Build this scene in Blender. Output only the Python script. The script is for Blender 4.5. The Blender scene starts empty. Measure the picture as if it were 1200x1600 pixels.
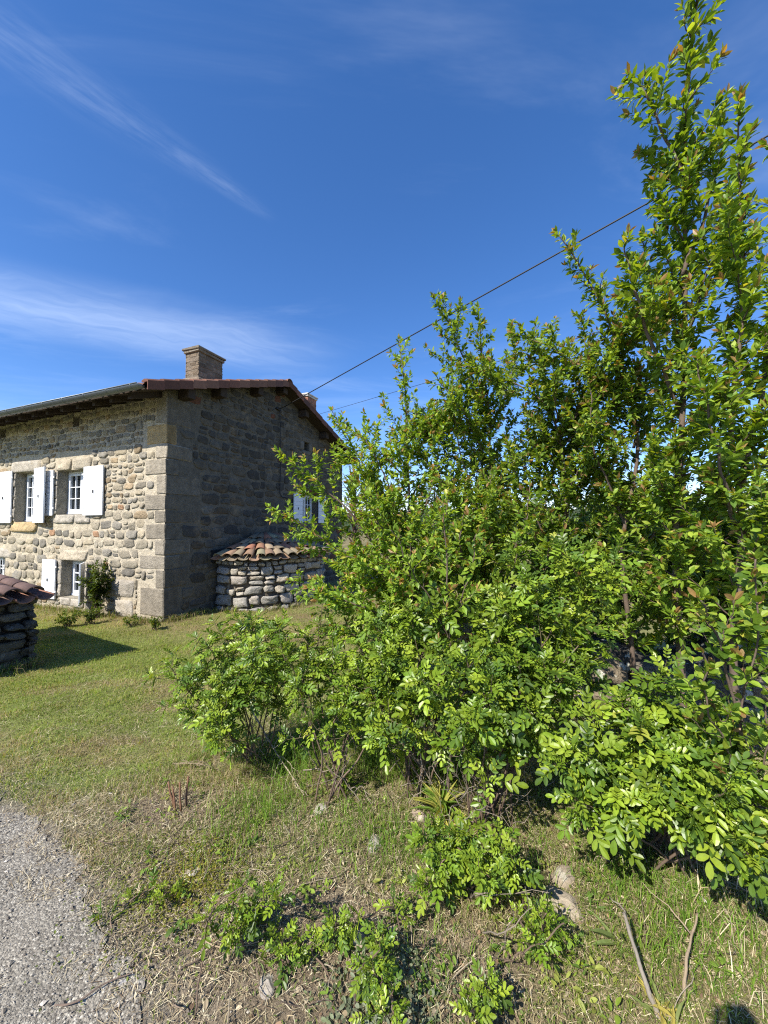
import bpy, math, random
import numpy as np
from mathutils import Vector

# ------------------------------------------------------------------ camera, world, sun, exposure
S = bpy.context.scene
COL = S.collection
EYE = 1.6
PITCH = math.radians(2.0)
FOC = 600.0                                    # focal length in photo pixels (1200 x 1600)
cam_d = bpy.data.cameras.new('camera')
cam_d.sensor_fit = 'VERTICAL'
cam_d.sensor_height = 36.0
cam_d.lens = 36.0 * FOC / 1600.0
cam_d.clip_start = 0.02
cam_d.clip_end = 5000.0
cam = bpy.data.objects.new('camera', cam_d)
COL.objects.link(cam)
cam.location = (0, 0, EYE)
cam.rotation_euler = (math.radians(90) + PITCH, 0, 0)
S.camera = cam

SUN_EL = math.radians(43.5)
SUN_TO = Vector((-0.655 * math.cos(SUN_EL), -0.756 * math.cos(SUN_EL), math.sin(SUN_EL))).normalized()
sun_d = bpy.data.lights.new('sun', 'SUN')
sun_d.energy = 5.0
sun_d.angle = math.radians(0.53)
sun_d.color = (1.0, 0.94, 0.84)
sun_o = bpy.data.objects.new('sun', sun_d)
COL.objects.link(sun_o)
sun_o.rotation_euler = SUN_TO.to_track_quat('Z', 'Y').to_euler()
sun_o.location = (-20, -20, 30)

S.view_settings.view_transform = 'Standard'
S.view_settings.look = 'None'
S.view_settings.gamma = 1.0
S.view_settings.exposure = 0.88
S.render.engine = 'CYCLES'
S.cycles.use_denoising = False
S.cycles.filter_width = 1.15
S.cycles.max_bounces = 8
S.cycles.transparent_max_bounces = 8

W = bpy.data.worlds.new("World")
S.world = W
W.use_nodes = True


class NT:
    """small helper around a node tree"""
    def __init__(s, tree):
        s.t = tree
        s.n = tree.nodes
        s.l = tree.links

    def node(s, typ, **kw):
        n = s.n.new(typ)
        for k, v in kw.items():
            setattr(n, k, v)
        return n

    def put(s, sock, v):
        if hasattr(v, 'is_output'):
            s.l.new(v, sock)
        elif v is not None:
            if hasattr(sock.default_value, '__len__'):
                v = tuple(v)
                if len(sock.default_value) == 4 and len(v) == 3:
                    v = v + (1.0,)
            sock.default_value = v

    def m(s, op, a, b=None, c=None, clamp=False):
        n = s.node('ShaderNodeMath', operation=op, use_clamp=clamp)
        s.put(n.inputs[0], a)
        if b is not None:
            s.put(n.inputs[1], b)
        if c is not None:
            s.put(n.inputs[2], c)
        return n.outputs[0]

    def step(s, x, a, b, lo=0.0, hi=1.0):
        n = s.node('ShaderNodeMapRange', interpolation_type='SMOOTHSTEP')
        s.put(n.inputs[0], x)
        for i, v in enumerate((a, b, lo, hi)):
            s.put(n.inputs[1 + i], v)
        return n.outputs[0]

    def noise(s, vec, scale, detail=4.0, rough=0.55, dist=0.0, col=False):
        n = s.node('ShaderNodeTexNoise')
        s.put(n.inputs['Vector'], vec)
        n.inputs['Scale'].default_value = scale
        n.inputs['Detail'].default_value = detail
        n.inputs['Roughness'].default_value = rough
        n.inputs['Distortion'].default_value = dist
        return n.outputs['Color' if col else 'Fac']

    def mix(s, f, a, b, mode='MIX'):
        n = s.node('ShaderNodeMix', data_type='RGBA', blend_type=mode)
        s.put(n.inputs[0], f)
        s.put(n.inputs[6], a)
        s.put(n.inputs[7], b)
        return n.outputs[2]

    def xyz(s, x, y, z):
        n = s.node('ShaderNodeCombineXYZ')
        for i, v in enumerate((x, y, z)):
            s.put(n.inputs[i], v)
        return n.outputs[0]

    def ramp(s, f, stops):
        n = s.node('ShaderNodeValToRGB')
        e = n.color_ramp.elements
        while len(e) < len(stops):
            e.new(0.5)
        for el, (p, c) in zip(e, stops):
            el.position = p
            el.color = tuple(c) + (1.0,)
        s.put(n.inputs[0], f)
        return n.outputs[0]


def build_world():
    q = NT(W.node_tree)
    q.n.clear()
    out = q.node('ShaderNodeOutputWorld')
    bg = q.node('ShaderNodeBackground')
    sky = q.node('ShaderNodeTexSky', sky_type='NISHITA')
    sky.sun_disc = False
    sky.sun_elevation = SUN_EL
    sky.sun_rotation = math.atan2(SUN_TO.x, SUN_TO.y)
    sky.altitude = 900.0
    sky.air_density = 1.0
    sky.dust_density = 0.35
    sky.ozone_density = 3.0
    # high cirrus: a flat cloud layer seen along the view direction (x/z, y/z)
    tc = q.node('ShaderNodeTexCoord')
    sp = q.node('ShaderNodeSeparateXYZ')
    q.l.new(tc.outputs['Generated'], sp.inputs[0])
    x, y, z = sp.outputs
    zz = q.m('MAXIMUM', z, 0.03)
    u = q.m('DIVIDE', x, zz)
    v = q.m('DIVIDE', y, zz)

    def lin(cx, cy, dx, dy):
        a = q.m('SUBTRACT', u, cx)
        b = q.m('SUBTRACT', v, cy)
        al = q.m('ADD', q.m('MULTIPLY', a, dx), q.m('MULTIPLY', b, dy))
        ac = q.m('SUBTRACT', q.m('MULTIPLY', b, dx), q.m('MULTIPLY', a, dy))
        return al, ac
    wob = q.noise(q.xyz(u, v, 0.0), 2.0, 3.0)
    wobc = q.m('MULTIPLY', q.m('SUBTRACT', wob, 0.5), 0.08)
    # old contrail
    al, ac = lin(-0.779, 0.744, 0.657, 0.753)
    ac2 = q.m('ADD', ac, wobc)
    width = q.step(al, -0.1, 0.7, 0.075, 0.02)
    g = q.m('POWER', q.m('DIVIDE', ac2, width), 2.0)
    g = q.m('EXPONENT', q.m('MULTIPLY', g, -1.0))
    n1 = q.noise(q.xyz(q.m('MULTIPLY', al, 6.0), q.m('MULTIPLY', ac, 26.0), 3.0), 1.0, 5.0, 0.65)
    g = q.m('MULTIPLY', g, q.step(n1, 0.25, 0.85))
    g = q.m('MULTIPLY', g, q.step(al, 0.66, 0.5))
    g = q.m('MULTIPLY', g, q.step(al, -0.6, -0.1))
    streak = q.m('MULTIPLY', g, 0.10)
    # cirrus fan lower left
    al, ac = lin(-1.25, 1.86, 0.905, 0.425)
    n2 = q.noise(q.xyz(q.m('MULTIPLY', al, 0.9), q.m('ADD', q.m('MULTIPLY', ac, 5.0), q.m('MULTIPLY', wob, 2.4)), 0.0), 1.3, 7.0, 0.6, 0.4)
    band = q.m('MULTIPLY', q.step(ac, -0.42, 0.05), q.step(ac, 0.55, 0.0))
    band = q.m('MULTIPLY', band, q.step(al, 1.22, 0.35))
    fan = q.m('MULTIPLY', q.m('MULTIPLY', band, q.step(n2, -0.05, 1.0)), 0.37)
    # faint veil everywhere
    n3 = q.noise(q.xyz(q.m('MULTIPLY', u, 0.7), q.m('MULTIPLY', v, 1.6), 7.0), 1.1, 6.0, 0.62, 0.6)
    veil = q.m('MULTIPLY', q.step(n3, 0.44, 0.88), 0.13)
    cl = q.m('ADD', q.m('MAXIMUM', streak, fan), veil, clamp=True)
    cl = q.m('MULTIPLY', cl, q.step(z, 0.02, 0.12))
    hsv = q.node('ShaderNodeHueSaturation')
    q.l.new(sky.outputs[0], hsv.inputs['Color'])
    hsv.inputs['Saturation'].default_value = 1.24
    hsv.inputs['Value'].default_value = 1.0
    grade = q.mix(1.0, hsv.outputs[0], (1.10, 0.985, 1.10), 'MULTIPLY')
    colr = q.mix(cl, grade, (6.2, 7.0, 8.2))
    q.l.new(colr, bg.inputs['Color'])
    bg.inputs['Strength'].default_value = 0.114
    q.l.new(bg.outputs[0], out.inputs[0])


build_world()

# ------------------------------------------------------------------ helpers
rng = np.random.default_rng(11)
CP, SP_ = math.cos(PITCH), math.sin(PITCH)


def ray(px, py):
    a, b = (px - 600.0) / FOC, (800.0 - py) / FOC
    return np.array((a, CP - b * SP_, SP_ + b * CP))


def at(px, py, depth):
    """point of the place that lies at that distance ahead of the viewpoint"""
    r = ray(px, py)
    return np.array((0, 0, EYE)) + r * (depth / r[1])


def sstep(x, a, b):
    t = np.clip((x - a) / (b - a), 0, 1)
    return t * t * (3 - 2 * t)


def vnoise(x, y, seed=0):
    """cheap smooth value noise"""
    x = np.asarray(x, float)
    y = np.asarray(y, float)
    xi = np.floor(x).astype(np.int64)
    yi = np.floor(y).astype(np.int64)
    fx, fy = x - xi, y - yi
    fx = fx * fx * (3 - 2 * fx)
    fy = fy * fy * (3 - 2 * fy)

    def h(i, j):
        k = (i * 374761393 + j * 668265263 + seed * 974634777) & 0x7fffffff
        k = ((k ^ (k >> 13)) * 1274126177) & 0x7fffffff
        return ((k ^ (k >> 16)) & 0xffff) / 65535.0
    return (h(xi, yi) * (1 - fx) + h(xi + 1, yi) * fx) * (1 - fy) + (h(xi, yi + 1) * (1 - fx) + h(xi + 1, yi + 1) * fx) * fy


def ground_z(x, y):
    x = np.asarray(x, float)
    y = np.asarray(y, float)
    z = -0.40 * sstep(y, 0.6, 7.5)
    z = z - 0.02 * np.clip(y - 12, 0, 200)
    near = np.clip(1.0 - np.hypot(x, y - 3) / 14.0, 0, 1)
    z = z + near * (0.05 * (vnoise(x * 1.1, y * 1.1, 1) - 0.5) + 0.025 * (vnoise(x * 4, y * 4, 2) - 0.5))
    # rise towards the rubble wall on the right
    z = z + 0.10 * sstep(x, 0.6, 1.8) * sstep(y, 1.2, 2.4) * sstep(-y, -6, -4)
    return z


def gp(px, py):
    """where the ground lies in that direction"""
    r = ray(px, py)
    lo, t = None, 0.3
    while t < 200:
        p = np.array((0, 0, EYE)) + r * t
        if p[2] <= float(ground_z(p[0], p[1])):
            a, b = t * 0.97 - 0.02, t
            for _ in range(30):
                c = (a + b) / 2
                p = np.array((0, 0, EYE)) + r * c
                if p[2] <= float(ground_z(p[0], p[1])):
                    b = c
                else:
                    a = c
            return np.array((0, 0, EYE)) + r * b
        t = t * 1.03 + 0.02
    return np.array((0, 0, EYE)) + r * t


def mesh_np(name, verts, faces, mat, parent=None, colors=None, smooth=False, mats=None, midx=None):
    """faces: list of int arrays (n,k). One mesh object."""
    me = bpy.data.meshes.new(name)
    verts = np.asarray(verts, dtype=np.float32).reshape(-1, 3)
    org = np.zeros(3)
    if parent is not None and 'org' in META.get(parent.name, {}):
        org = META[parent.name]['org']
    fs = [np.asarray(f, dtype=np.int32) for f in faces if len(f)]
    me.vertices.add(len(verts))
    me.vertices.foreach_set('co', (verts - org.astype(np.float32)).ravel())
    loops = np.concatenate([f.ravel() for f in fs])
    tot = np.concatenate([np.full(len(f), f.shape[1], dtype=np.int32) for f in fs])
    start = np.concatenate([[0], np.cumsum(tot)[:-1]]).astype(np.int32)
    me.loops.add(len(loops))
    me.loops.foreach_set('vertex_index', loops)
    me.polygons.add(len(tot))
    me.polygons.foreach_set('loop_start', start)
    try:
        me.polygons.foreach_set('loop_total', tot)
    except Exception:
        pass
    me.polygons.foreach_set('use_smooth', np.full(len(tot), bool(smooth)))
    if midx is not None:
        me.polygons.foreach_set('material_index', np.asarray(midx, dtype=np.int32))
    me.update(calc_edges=True)
    if colors is not None:
        colors = np.asarray(colors, dtype=np.float32).reshape(-1, 3)
        c4 = np.ones((len(verts), 4), dtype=np.float32)
        c4[:, :3] = colors
        a = me.attributes.new('Col', 'FLOAT_COLOR', 'POINT')
        a.data.foreach_set('color', c4.ravel())
    for m_ in (mats or [mat]):
        me.materials.append(m_)
    o = bpy.data.objects.new(name, me)
    COL.objects.link(o)
    if parent is not None:
        o.parent = parent
    return o


META = {}


def thing(name, label, cat, loc, rz=0.0, group=None, local=False):
    """an Empty at the thing's base; parts built in world coordinates unless local"""
    o = bpy.data.objects.new(name, None)
    COL.objects.link(o)
    o.empty_display_size = 0.2
    o.location = tuple(float(v) for v in loc)
    o.rotation_euler = (0, 0, rz)
    o['label'] = label
    o['category'] = cat
    if group:
        o['group'] = group
    META[o.name] = {} if local else {'org': np.array(loc, float)}
    return o


def tag(o, label, cat, group=None):
    o['label'] = label
    o['category'] = cat
    if group:
        o['group'] = group
    return o


def kind(o, k, label=None, cat=None):
    o['kind'] = k
    if label:
        o['label'] = label
        o['category'] = cat
    return o


class MB:
    """collects quads / tris / ngons with a colour per vertex"""
    def __init__(s):
        s.v, s.f, s.c, s.n = [], {}, [], 0

    def add(s, verts, faces, col=(1, 1, 1)):
        verts = np.asarray(verts, float).reshape(-1, 3)
        for f in faces:
            s.f.setdefault(len(f), []).append([i + s.n for i in f])
        s.v.append(verts)
        col = np.asarray(col, float)
        s.c.append(np.broadcast_to(col, (len(verts), 3)) if col.ndim == 1 else col)
        s.n += len(verts)

    def addnp(s, verts, faces, col=(1, 1, 1)):
        verts = np.asarray(verts, float).reshape(-1, 3)
        for f in faces:
            s.f.setdefault(f.shape[1], []).extend((f + s.n).tolist())
        s.v.append(verts)
        col = np.asarray(col, float)
        s.c.append(np.broadcast_to(col, (len(verts), 3)) if col.ndim == 1 else col)
        s.n += len(verts)

    def box(s, lo, hi, col=(1, 1, 1), bev=0.0, M=None):
        lo, hi = np.array(lo, float), np.array(hi, float)
        if bev <= 0:
            v = np.array([(x, y, z) for z in (lo[2], hi[2]) for y in (lo[1], hi[1]) for x in (lo[0], hi[0])])
            f = [(0, 2, 3, 1), (4, 5, 7, 6), (0, 1, 5, 4), (2, 6, 7, 3), (0, 4, 6, 2), (1, 3, 7, 5)]
        else:
            c, h = (lo + hi) / 2, (hi - lo) / 2
            b = min(bev, h.min() * 0.45)
            v, idx = [], {}
            for sx in (-1, 1):
                for sy in (-1, 1):
                    for sz in (-1, 1):
                        for ax in range(3):
                            p = np.array([sx * (h[0] - b), sy * (h[1] - b), sz * (h[2] - b)])
                            sg = (sx, sy, sz)
                            p[ax] = sg[ax] * h[ax]
                            idx[(sx, sy, sz, ax)] = len(v)
                            v.append(c + p)
            f = []
            for ax in range(3):
                o1, o2 = [a for a in range(3) if a != ax]
                for sg in (-1, 1):
                    q = []
                    for a, b2 in ((-1, -1), (1, -1), (1, 1), (-1, 1)):
                        k = [0, 0, 0]
                        k[ax], k[o1], k[o2] = sg, a, b2
                        q.append(idx[tuple(k) + (ax,)])
                    f.append(q)
            for ax in range(3):                       # edges along ax
                o1, o2 = [a for a in range(3) if a != ax]
                for a in (-1, 1):
                    for b2 in (-1, 1):
                        q = []
                        for sg, which in ((-1, o1), (1, o1), (1, o2), (-1, o2)):
                            k = [0, 0, 0]
                            k[ax], k[o1], k[o2] = sg, a, b2
                            q.append(idx[tuple(k) + (which,)])
                        f.append(q)
            for sx in (-1, 1):
                for sy in (-1, 1):
                    for sz in (-1, 1):
                        f.append([idx[(sx, sy, sz, a)] for a in range(3)])
            v = np.array(v)
        if M is not None:
            v = M(v)
        s.add(v, f, col)

    def tube(s, pts, rad, k=6, col=(1, 1, 1), caps=True):
        pts = np.asarray(pts, float)
        n = len(pts)
        rad = np.broadcast_to(np.asarray(rad, float), (n,))
        t = np.gradient(pts, axis=0)
        t /= np.maximum(np.linalg.norm(t, axis=1, keepdims=True), 1e-9)
        ref = np.array((0.31, 0.17, 0.93)) if abs(t[:, 2]).mean() < 0.8 else np.array((0.9, 0.3, 0.1))
        a = np.cross(t, ref)
        a /= np.maximum(np.linalg.norm(a, axis=1, keepdims=True), 1e-9)
        b = np.cross(t, a)
        ang = np.arange(k) * 2 * math.pi / k
        ring = pts[:, None, :] + rad[:, None, None] * (np.cos(ang)[None, :, None] * a[:, None, :] + np.sin(ang)[None, :, None] * b[:, None, :])
        i = np.arange(n - 1)[:, None] * k
        j = np.arange(k)[None, :]
        j2 = (j + 1) % k
        q = np.stack([i + j, i + j2, i + k + j2, i + k + j], axis=-1).reshape(-1, 4)
        s.addnp(ring.reshape(-1, 3), [q], col)
        if caps:
            o = s.n - n * k
            s.f.setdefault(k, []).append([o + x for x in range(k)][::-1])
            s.f.setdefault(k, []).append([o + (n - 1) * k + x for x in range(k)])

    def build(s, name, mat, parent=None, smooth=False):
        fs = [np.array(v, dtype=np.int32) for v in s.f.values()]
        return mesh_np(name, np.concatenate(s.v), fs, mat, parent, np.concatenate(s.c), smooth)


# ------------------------------------------------------------------ materials
def new_mat(name):
    m = bpy.data.materials.new(name)
    m.use_nodes = True
    q = NT(m.node_tree)
    b = q.n['Principled BSDF']
    return m, q, b


def bump(q, b, h, dist, strength=1.0):
    n = q.node('ShaderNodeBump')
    n.inputs['Distance'].default_value = dist
    n.inputs['Strength'].default_value = strength
    q.l.new(h, n.inputs['Height'])
    q.l.new(n.outputs[0], b.inputs['Normal'])


def pos(q):
    return q.node('ShaderNodeNewGeometry').outputs['Position']


def col_attr(q):
    return q.node('ShaderNodeAttribute', attribute_name='Col').outputs['Color']


def mat_leaf(name, rough=0.45, trans=0.32, spec=0.28):
    m, q, b = new_mat(name)
    c = col_attr(q)
    n = q.noise(pos(q), 60.0, 2.0)
    c2 = q.mix(0.5, c, q.mix(1.0, c, q.xyz(n, n, n), 'MULTIPLY'))
    br = q.node('ShaderNodeHueSaturation')
    q.l.new(c2, br.inputs['Color'])
    br.inputs['Value'].default_value = 1.3
    q.l.new(br.outputs[0], b.inputs['Base Color'])
    b.inputs['Roughness'].default_value = rough
    b.inputs['Specular IOR Level'].default_value = spec
    t = q.node('ShaderNodeBsdfTranslucent')
    tc = q.mix(1.0, c, (1.7, 1.5, 0.45), 'MULTIPLY')
    q.l.new(tc, t.inputs['Color'])
    mx = q.node('ShaderNodeMixShader')
    mx.inputs[0].default_value = trans
    q.l.new(b.outputs[0], mx.inputs[1])
    q.l.new(t.outputs[0], mx.inputs[2])
    q.l.new(mx.outputs[0], q.n['Material Output'].inputs[0])
    return m


def mat_attr(name, rough=0.85, bsc=0.0, bdist=0.004, var=0.35, vsc=25.0, spec=0.3, metal=0.0):
    """colour from the attribute broken up with noise, optional bump"""
    m, q, b = new_mat(name)
    c = col_attr(q)
    n = q.noise(pos(q), vsc, 5.0, 0.65)
    f = q.m('MULTIPLY_ADD', n, 2 * var, 1.0 - var)
    q.l.new(q.mix(1.0, c, q.xyz(f, f, f), 'MULTIPLY'), b.inputs['Base Color'])
    b.inputs['Roughness'].default_value = rough
    b.inputs['Specular IOR Level'].default_value = spec
    b.inputs['Metallic'].default_value = metal
    if bsc > 0:
        h = q.noise(pos(q), bsc, 6.0, 0.65)
        bump(q, b, h, bdist)
    return m


def mat_stone(name, lichen=0.0, bdist=0.02, dark=1.0):
    m, q, b = new_mat(name)
    c = col_attr(q)
    p = pos(q)
    n = q.noise(p, 7.0, 6.0, 0.7)
    n2 = q.noise(p, 45.0, 4.0, 0.7)
    f = q.m('ADD', q.m('MULTIPLY_ADD', n, 1.5, 0.27), q.m('MULTIPLY_ADD', n2, 1.3, -0.65))
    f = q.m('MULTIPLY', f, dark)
    cc = q.mix(1.0, c, q.xyz(f, f, f), 'MULTIPLY')
    st = q.step(q.noise(p, 2.3, 5.0, 0.6), 0.55, 0.75)
    cc = q.mix(q.m('MULTIPLY', st, 0.45), cc, (0.30, 0.235, 0.15))
    if lichen > 0:
        l1 = q.step(q.noise(p, 9.0, 5.0, 0.6), 0.56, 0.62)
        cc = q.mix(q.m('MULTIPLY', l1, lichen), cc, (0.62, 0.62, 0.52))
    q.l.new(cc, b.inputs['Base Color'])
    b.inputs['Roughness'].default_value = 0.92
    b.inputs['Specular IOR Level'].default_value = 0.2
    h = q.m('ADD', q.m('MULTIPLY', q.noise(p, 14.0, 6.0, 0.75), 1.2), q.m('MULTIPLY', n2, 0.6))
    bump(q, b, h, bdist)
    return m


def mat_plain(name, color, rough=0.6, spec=0.4, metal=0.0, var=0.15, vsc=8.0, bsc=0.0, bdist=0.003):
    m, q, b = new_mat(name)
    n = q.noise(pos(q), vsc, 5.0, 0.6)
    f = q.m('MULTIPLY_ADD', n, 2 * var, 1.0 - var)
    q.l.new(q.mix(1.0, tuple(color), q.xyz(f, f, f), 'MULTIPLY'), b.inputs['Base Color'])
    b.inputs['Roughness'].default_value = rough
    b.inputs['Specular IOR Level'].default_value = spec
    b.inputs['Metallic'].default_value = metal
    if bsc > 0:
        bump(q, b, q.noise(pos(q), bsc, 5.0, 0.65), bdist)
    return m


M_STONE = mat_stone('house_stone', 0.0, 0.03)
M_GABLE_SHADED = mat_stone('gable_stone_shaded', 0.0, 0.02, 0.37)  # house stone darkened: weathering plus the gable's shade put into the colour
M_SHADESTONE = mat_stone('low_wall_stone', 0.1, 0.03, 0.42)  # stone darkened to carry the shade of the wall's end face
M_OVEN = mat_stone('oven_stone', 0.12, 0.03)
M_RUBBLE = mat_stone('rubble_stone', 0.75, 0.035)
M_TILE = mat_attr('clay_tile', 0.85, 60.0, 0.004, 0.4, 16.0)
M_WOOD = mat_plain('dark_timber', (0.045, 0.033, 0.025), 0.85, 0.2, 0, 0.35, 14.0, 40.0)
M_ZINC = mat_plain('zinc', (0.20, 0.215, 0.22), 0.45, 0.5, 0.7, 0.2, 5.0)
M_WHITE = mat_plain('white_paint', (0.66, 0.68, 0.71), 0.5, 0.4, 0, 0.05, 6.0, 30.0, 0.001)
M_IRON = mat_plain('dark_iron', (0.03, 0.03, 0.032), 0.6, 0.4, 0.4, 0.2)
M_CABLE = mat_plain('cable_sheath', (0.012, 0.012, 0.013), 0.6, 0.4, 0.0, 0.1)
M_CURTAIN = mat_plain('curtain', (0.55, 0.56, 0.58), 0.9, 0.1, 0.0, 0.1)
M_DARK = mat_plain('dark_room', (0.02, 0.02, 0.02), 0.95, 0.1)
M_BARK = mat_attr('bark', 0.9, 90.0, 0.003, 0.4, 30.0)
M_PLUM = mat_leaf('plum_leaf', 0.42, 0.40)
M_ROSE = mat_leaf('rose_leaf', 0.38, 0.28, .36)
M_GRASS = mat_leaf('grass_blade', 0.55, 0.3, 0.25)
M_STRAW = mat_attr('dry_straw', 0.85, 0, 0, 0.25, 40.0)
M_FAR = mat_leaf('far_foliage', 0.6, 0.25, 0.2)
M_PEBBLE = mat_attr('pebble_stone', 0.9, 80.0, 0.002, 0.25, 60.0)
M_FIELDSTONE = mat_stone('field_stone', 0.3, 0.012)


def mat_glass():
    m, q, b = new_mat('window_glass')
    b.inputs['Base Color'].default_value = (0.02, 0.025, 0.03, 1)
    b.inputs['Roughness'].default_value = 0.05
    b.inputs['Specular IOR Level'].default_value = 0.8
    tr = q.node('ShaderNodeBsdfTransparent')
    tr.inputs['Color'].default_value = (0.75, 0.8, 0.8, 1)
    mx = q.node('ShaderNodeMixShader')
    mx.inputs[0].default_value = 0.55
    q.l.new(b.outputs[0], mx.inputs[1])
    q.l.new(tr.outputs[0], mx.inputs[2])
    q.l.new(mx.outputs[0], q.n['Material Output'].inputs[0])
    return m


M_GLASS = mat_glass()

# ------------------------------------------------------------------ ground and road
ROAD_EDGE = np.array([(-0.22, 0.2), (-0.52, 0.9), (-0.72, 1.22), (-0.98, 1.50), (-1.30, 1.78), (-1.72, 2.06), (-2.2, 2.32), (-2.8, 2.5), (-4.0, 2.7), (-9.0, 3.0), (-20, 3.3)])


def poly_dist(x, y, P):
    """distance to a polyline"""
    x = np.asarray(x, float)
    d = np.full(x.shape, 1e9)
    for a, b in zip(P[:-1], P[1:]):
        ab = b - a
        t = np.clip(((x - a[0]) * ab[0] + (y - a[1]) * ab[1]) / (ab @ ab), 0, 1)
        d = np.minimum(d, np.hypot(x - a[0] - t * ab[0], y - a[1] - t * ab[1]))
    return d


def road_sd(x, y):
    """positive on the road"""
    ex = np.interp(x, ROAD_EDGE[::-1, 0], ROAD_EDGE[::-1, 1])
    d = poly_dist(x, y, ROAD_EDGE)
    return np.where((np.asarray(y) < ex) & (np.asarray(x) < -0.2), d, -d)


LAWN_EDGE = np.array([(-20, 3.5), (-4.0, 2.85), (-2.6, 2.62), (-1.9, 2.45), (-1.45, 2.75), (-1.15, 3.3), (-0.85, 4.0), (0.2, 4.9), (3, 5.6), (30, 8)])


def lawn_mask(x, y):
    ey = np.interp(x, LAWN_EDGE[:, 0], LAWN_EDGE[:, 1])
    return sstep(np.asarray(y) - ey + 0.5 * (vnoise(np.asarray(x) * 3, np.asarray(y) * 3, 5) - 0.5), -0.25, 0.3)


def blob(x, y, px, py, r):
    c = gp(px, py)
    return np.exp(-((x - c[0]) ** 2 + (y - c[1]) ** 2) / (r * r))


def dirt_mask(x, y):
    d = 0
    for px, py, r, a in ((285, 1262, 0.26, 1.0), (230, 1250, 0.2, 0.5), (280, 1440, 0.20, 0.9), (330, 1530, 0.25, 1.0), (440, 1470, 0.25, 0.9),
                         (480, 1570, 0.3, 1.0), (620, 1530, 0.22, 0.8), (730, 1480, 0.2, 0.7), (230, 1590, 0.18, 0.9), (800, 1560, 0.2, 0.6),
                         (860, 1400, 0.18, 0.5), (600, 1330, 0.22, 0.4), (520, 1420, 0.2, 0.5), (255, 1350, 0.14, .5)):
        d = d + a * blob(x, y, px, py, r)
    return np.clip(d + 0.5 * (vnoise(x * 6, y * 6, 8) - 0.5), 0, 1)


def shade_bank(x, y):
    return 0


def axis(fine0, fine1, st, far):
    a = [fine0]
    while a[-1] < fine1:
        a.append(a[-1] + st)
    s_, b = st, []
    c = a[-1]
    while c < far:
        s_ *= 1.25
        c += s_
        b.append(c)
    s_, d = st, []
    c = fine0
    while c > -far:
        s_ *= 1.25
        c -= s_
        d.append(c)
    return np.array(d[::-1] + a + b)


def build_ground():
    xs = axis(-9, 6, 0.06, 900)
    ys = axis(-0.5, 10, 0.06, 900)
    X, Y = np.meshgrid(xs, ys)
    Z = ground_z(X, Y)
    lawn = lawn_mask(X, Y)
    dirt = np.zeros_like(X)
    nr = (X > -4) & (X < 4) & (Y < 5)
    dirt[nr] = dirt_mask(X[nr], Y[nr])
    # colours: soil, lawn thatch, grass bank
    soil = np.array((0.235, 0.185, 0.125))
    bank = np.array((0.235, 0.215, 0.095))
    lw = np.array((0.195, 0.235, 0.055))
    c = bank[None, None] * (1 - lawn[..., None]) + lw * lawn[..., None]
    far = sstep(np.hypot(X, Y), 14, 40)[..., None]
    c = c * (1 - far) + np.array((0.09, 0.12, 0.03)) * far
    c = c * (1 - dirt[..., None]) + soil * dirt[..., None]
    rs = np.full_like(X, -9.0)
    rs[nr] = road_sd(X[nr], Y[nr])
    gw = (np.exp(-np.clip(-rs, 0, 9) / .16) * (.4 + .9 * vnoise(X * 7, Y * 7, 51)))[..., None]
    gw = np.clip(gw, 0, 1)
    c = c * (1 - gw) + np.array((0.25, 0.225, 0.185)) * gw
    tan = vnoise(X * 0.9 + Y * 0.7, Y * 2.2 - X * .7, 21) * vnoise(X * 3, Y * 5, 22)
    tan = (sstep(tan, 0.25, 0.6) * lawn)[..., None] * 0.85
    c = c * (1 - tan) + np.array((0.25, 0.20, 0.095)) * tan
    # dry fringe in front of the house
    HX, HY = (X + 4.56), (Y - 8)
    loc_y = HX * 0.383 + HY * 0.924
    fr = (sstep(-loc_y, 1.5, 0.2) * sstep(Y, 5.5, 6.6))[..., None] * 0.95 * (.35 + .65 * vnoise(X * 2.2, Y * 2.2, 9)[..., None])
    c = c * (1 - fr) + np.array((0.22, 0.165, 0.085)) * fr
    nx, ny = len(xs), len(ys)
    i = np.arange(ny - 1)[:, None] * nx
    j = np.arange(nx - 1)[None, :]
    q4 = np.stack([i + j, i + j + 1, i + nx + j + 1, i + nx + j], -1).reshape(-1, 4)
    m, q, b = new_mat('ground')
    p = pos(q)
    cc = col_attr(q)
    n1 = q.noise(p, 90.0, 5.0, 0.7)
    n2 = q.noise(p, 11.0, 5.0, 0.65)
    n3 = q.noise(p, 2.2, 4.0, 0.6)
    f = q.m('ADD', q.m('MULTIPLY_ADD', n1, 1.9, -0.40), q.m('MULTIPLY_ADD', n2, 1.3, -0.25))
    f = q.m('ADD', f, q.m('MULTIPLY_ADD', n3, 0.5, -0.25))
    cc = q.mix(1.0, cc, q.xyz(f, f, f), 'MULTIPLY')
    yl = q.step(q.noise(p, 5.0, 5.0, 0.7), 0.5, 0.72)
    cc = q.mix(q.m('MULTIPLY', yl, 0.3), cc, (0.21, 0.18, 0.075))
    q.l.new(cc, b.inputs['Base Color'])
    b.inputs['Roughness'].default_value = 0.95
    b.inputs['Specular IOR Level'].default_value = 0.15
    bump(q, b, q.m('ADD', n1, q.m('MULTIPLY', n2, 0.8)), 0.02)
    o = mesh_np('ground', np.stack([X, Y, Z], -1), [q4], m, None, c.reshape(-1, 3), True)
    kind(o, 'structure')


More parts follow.
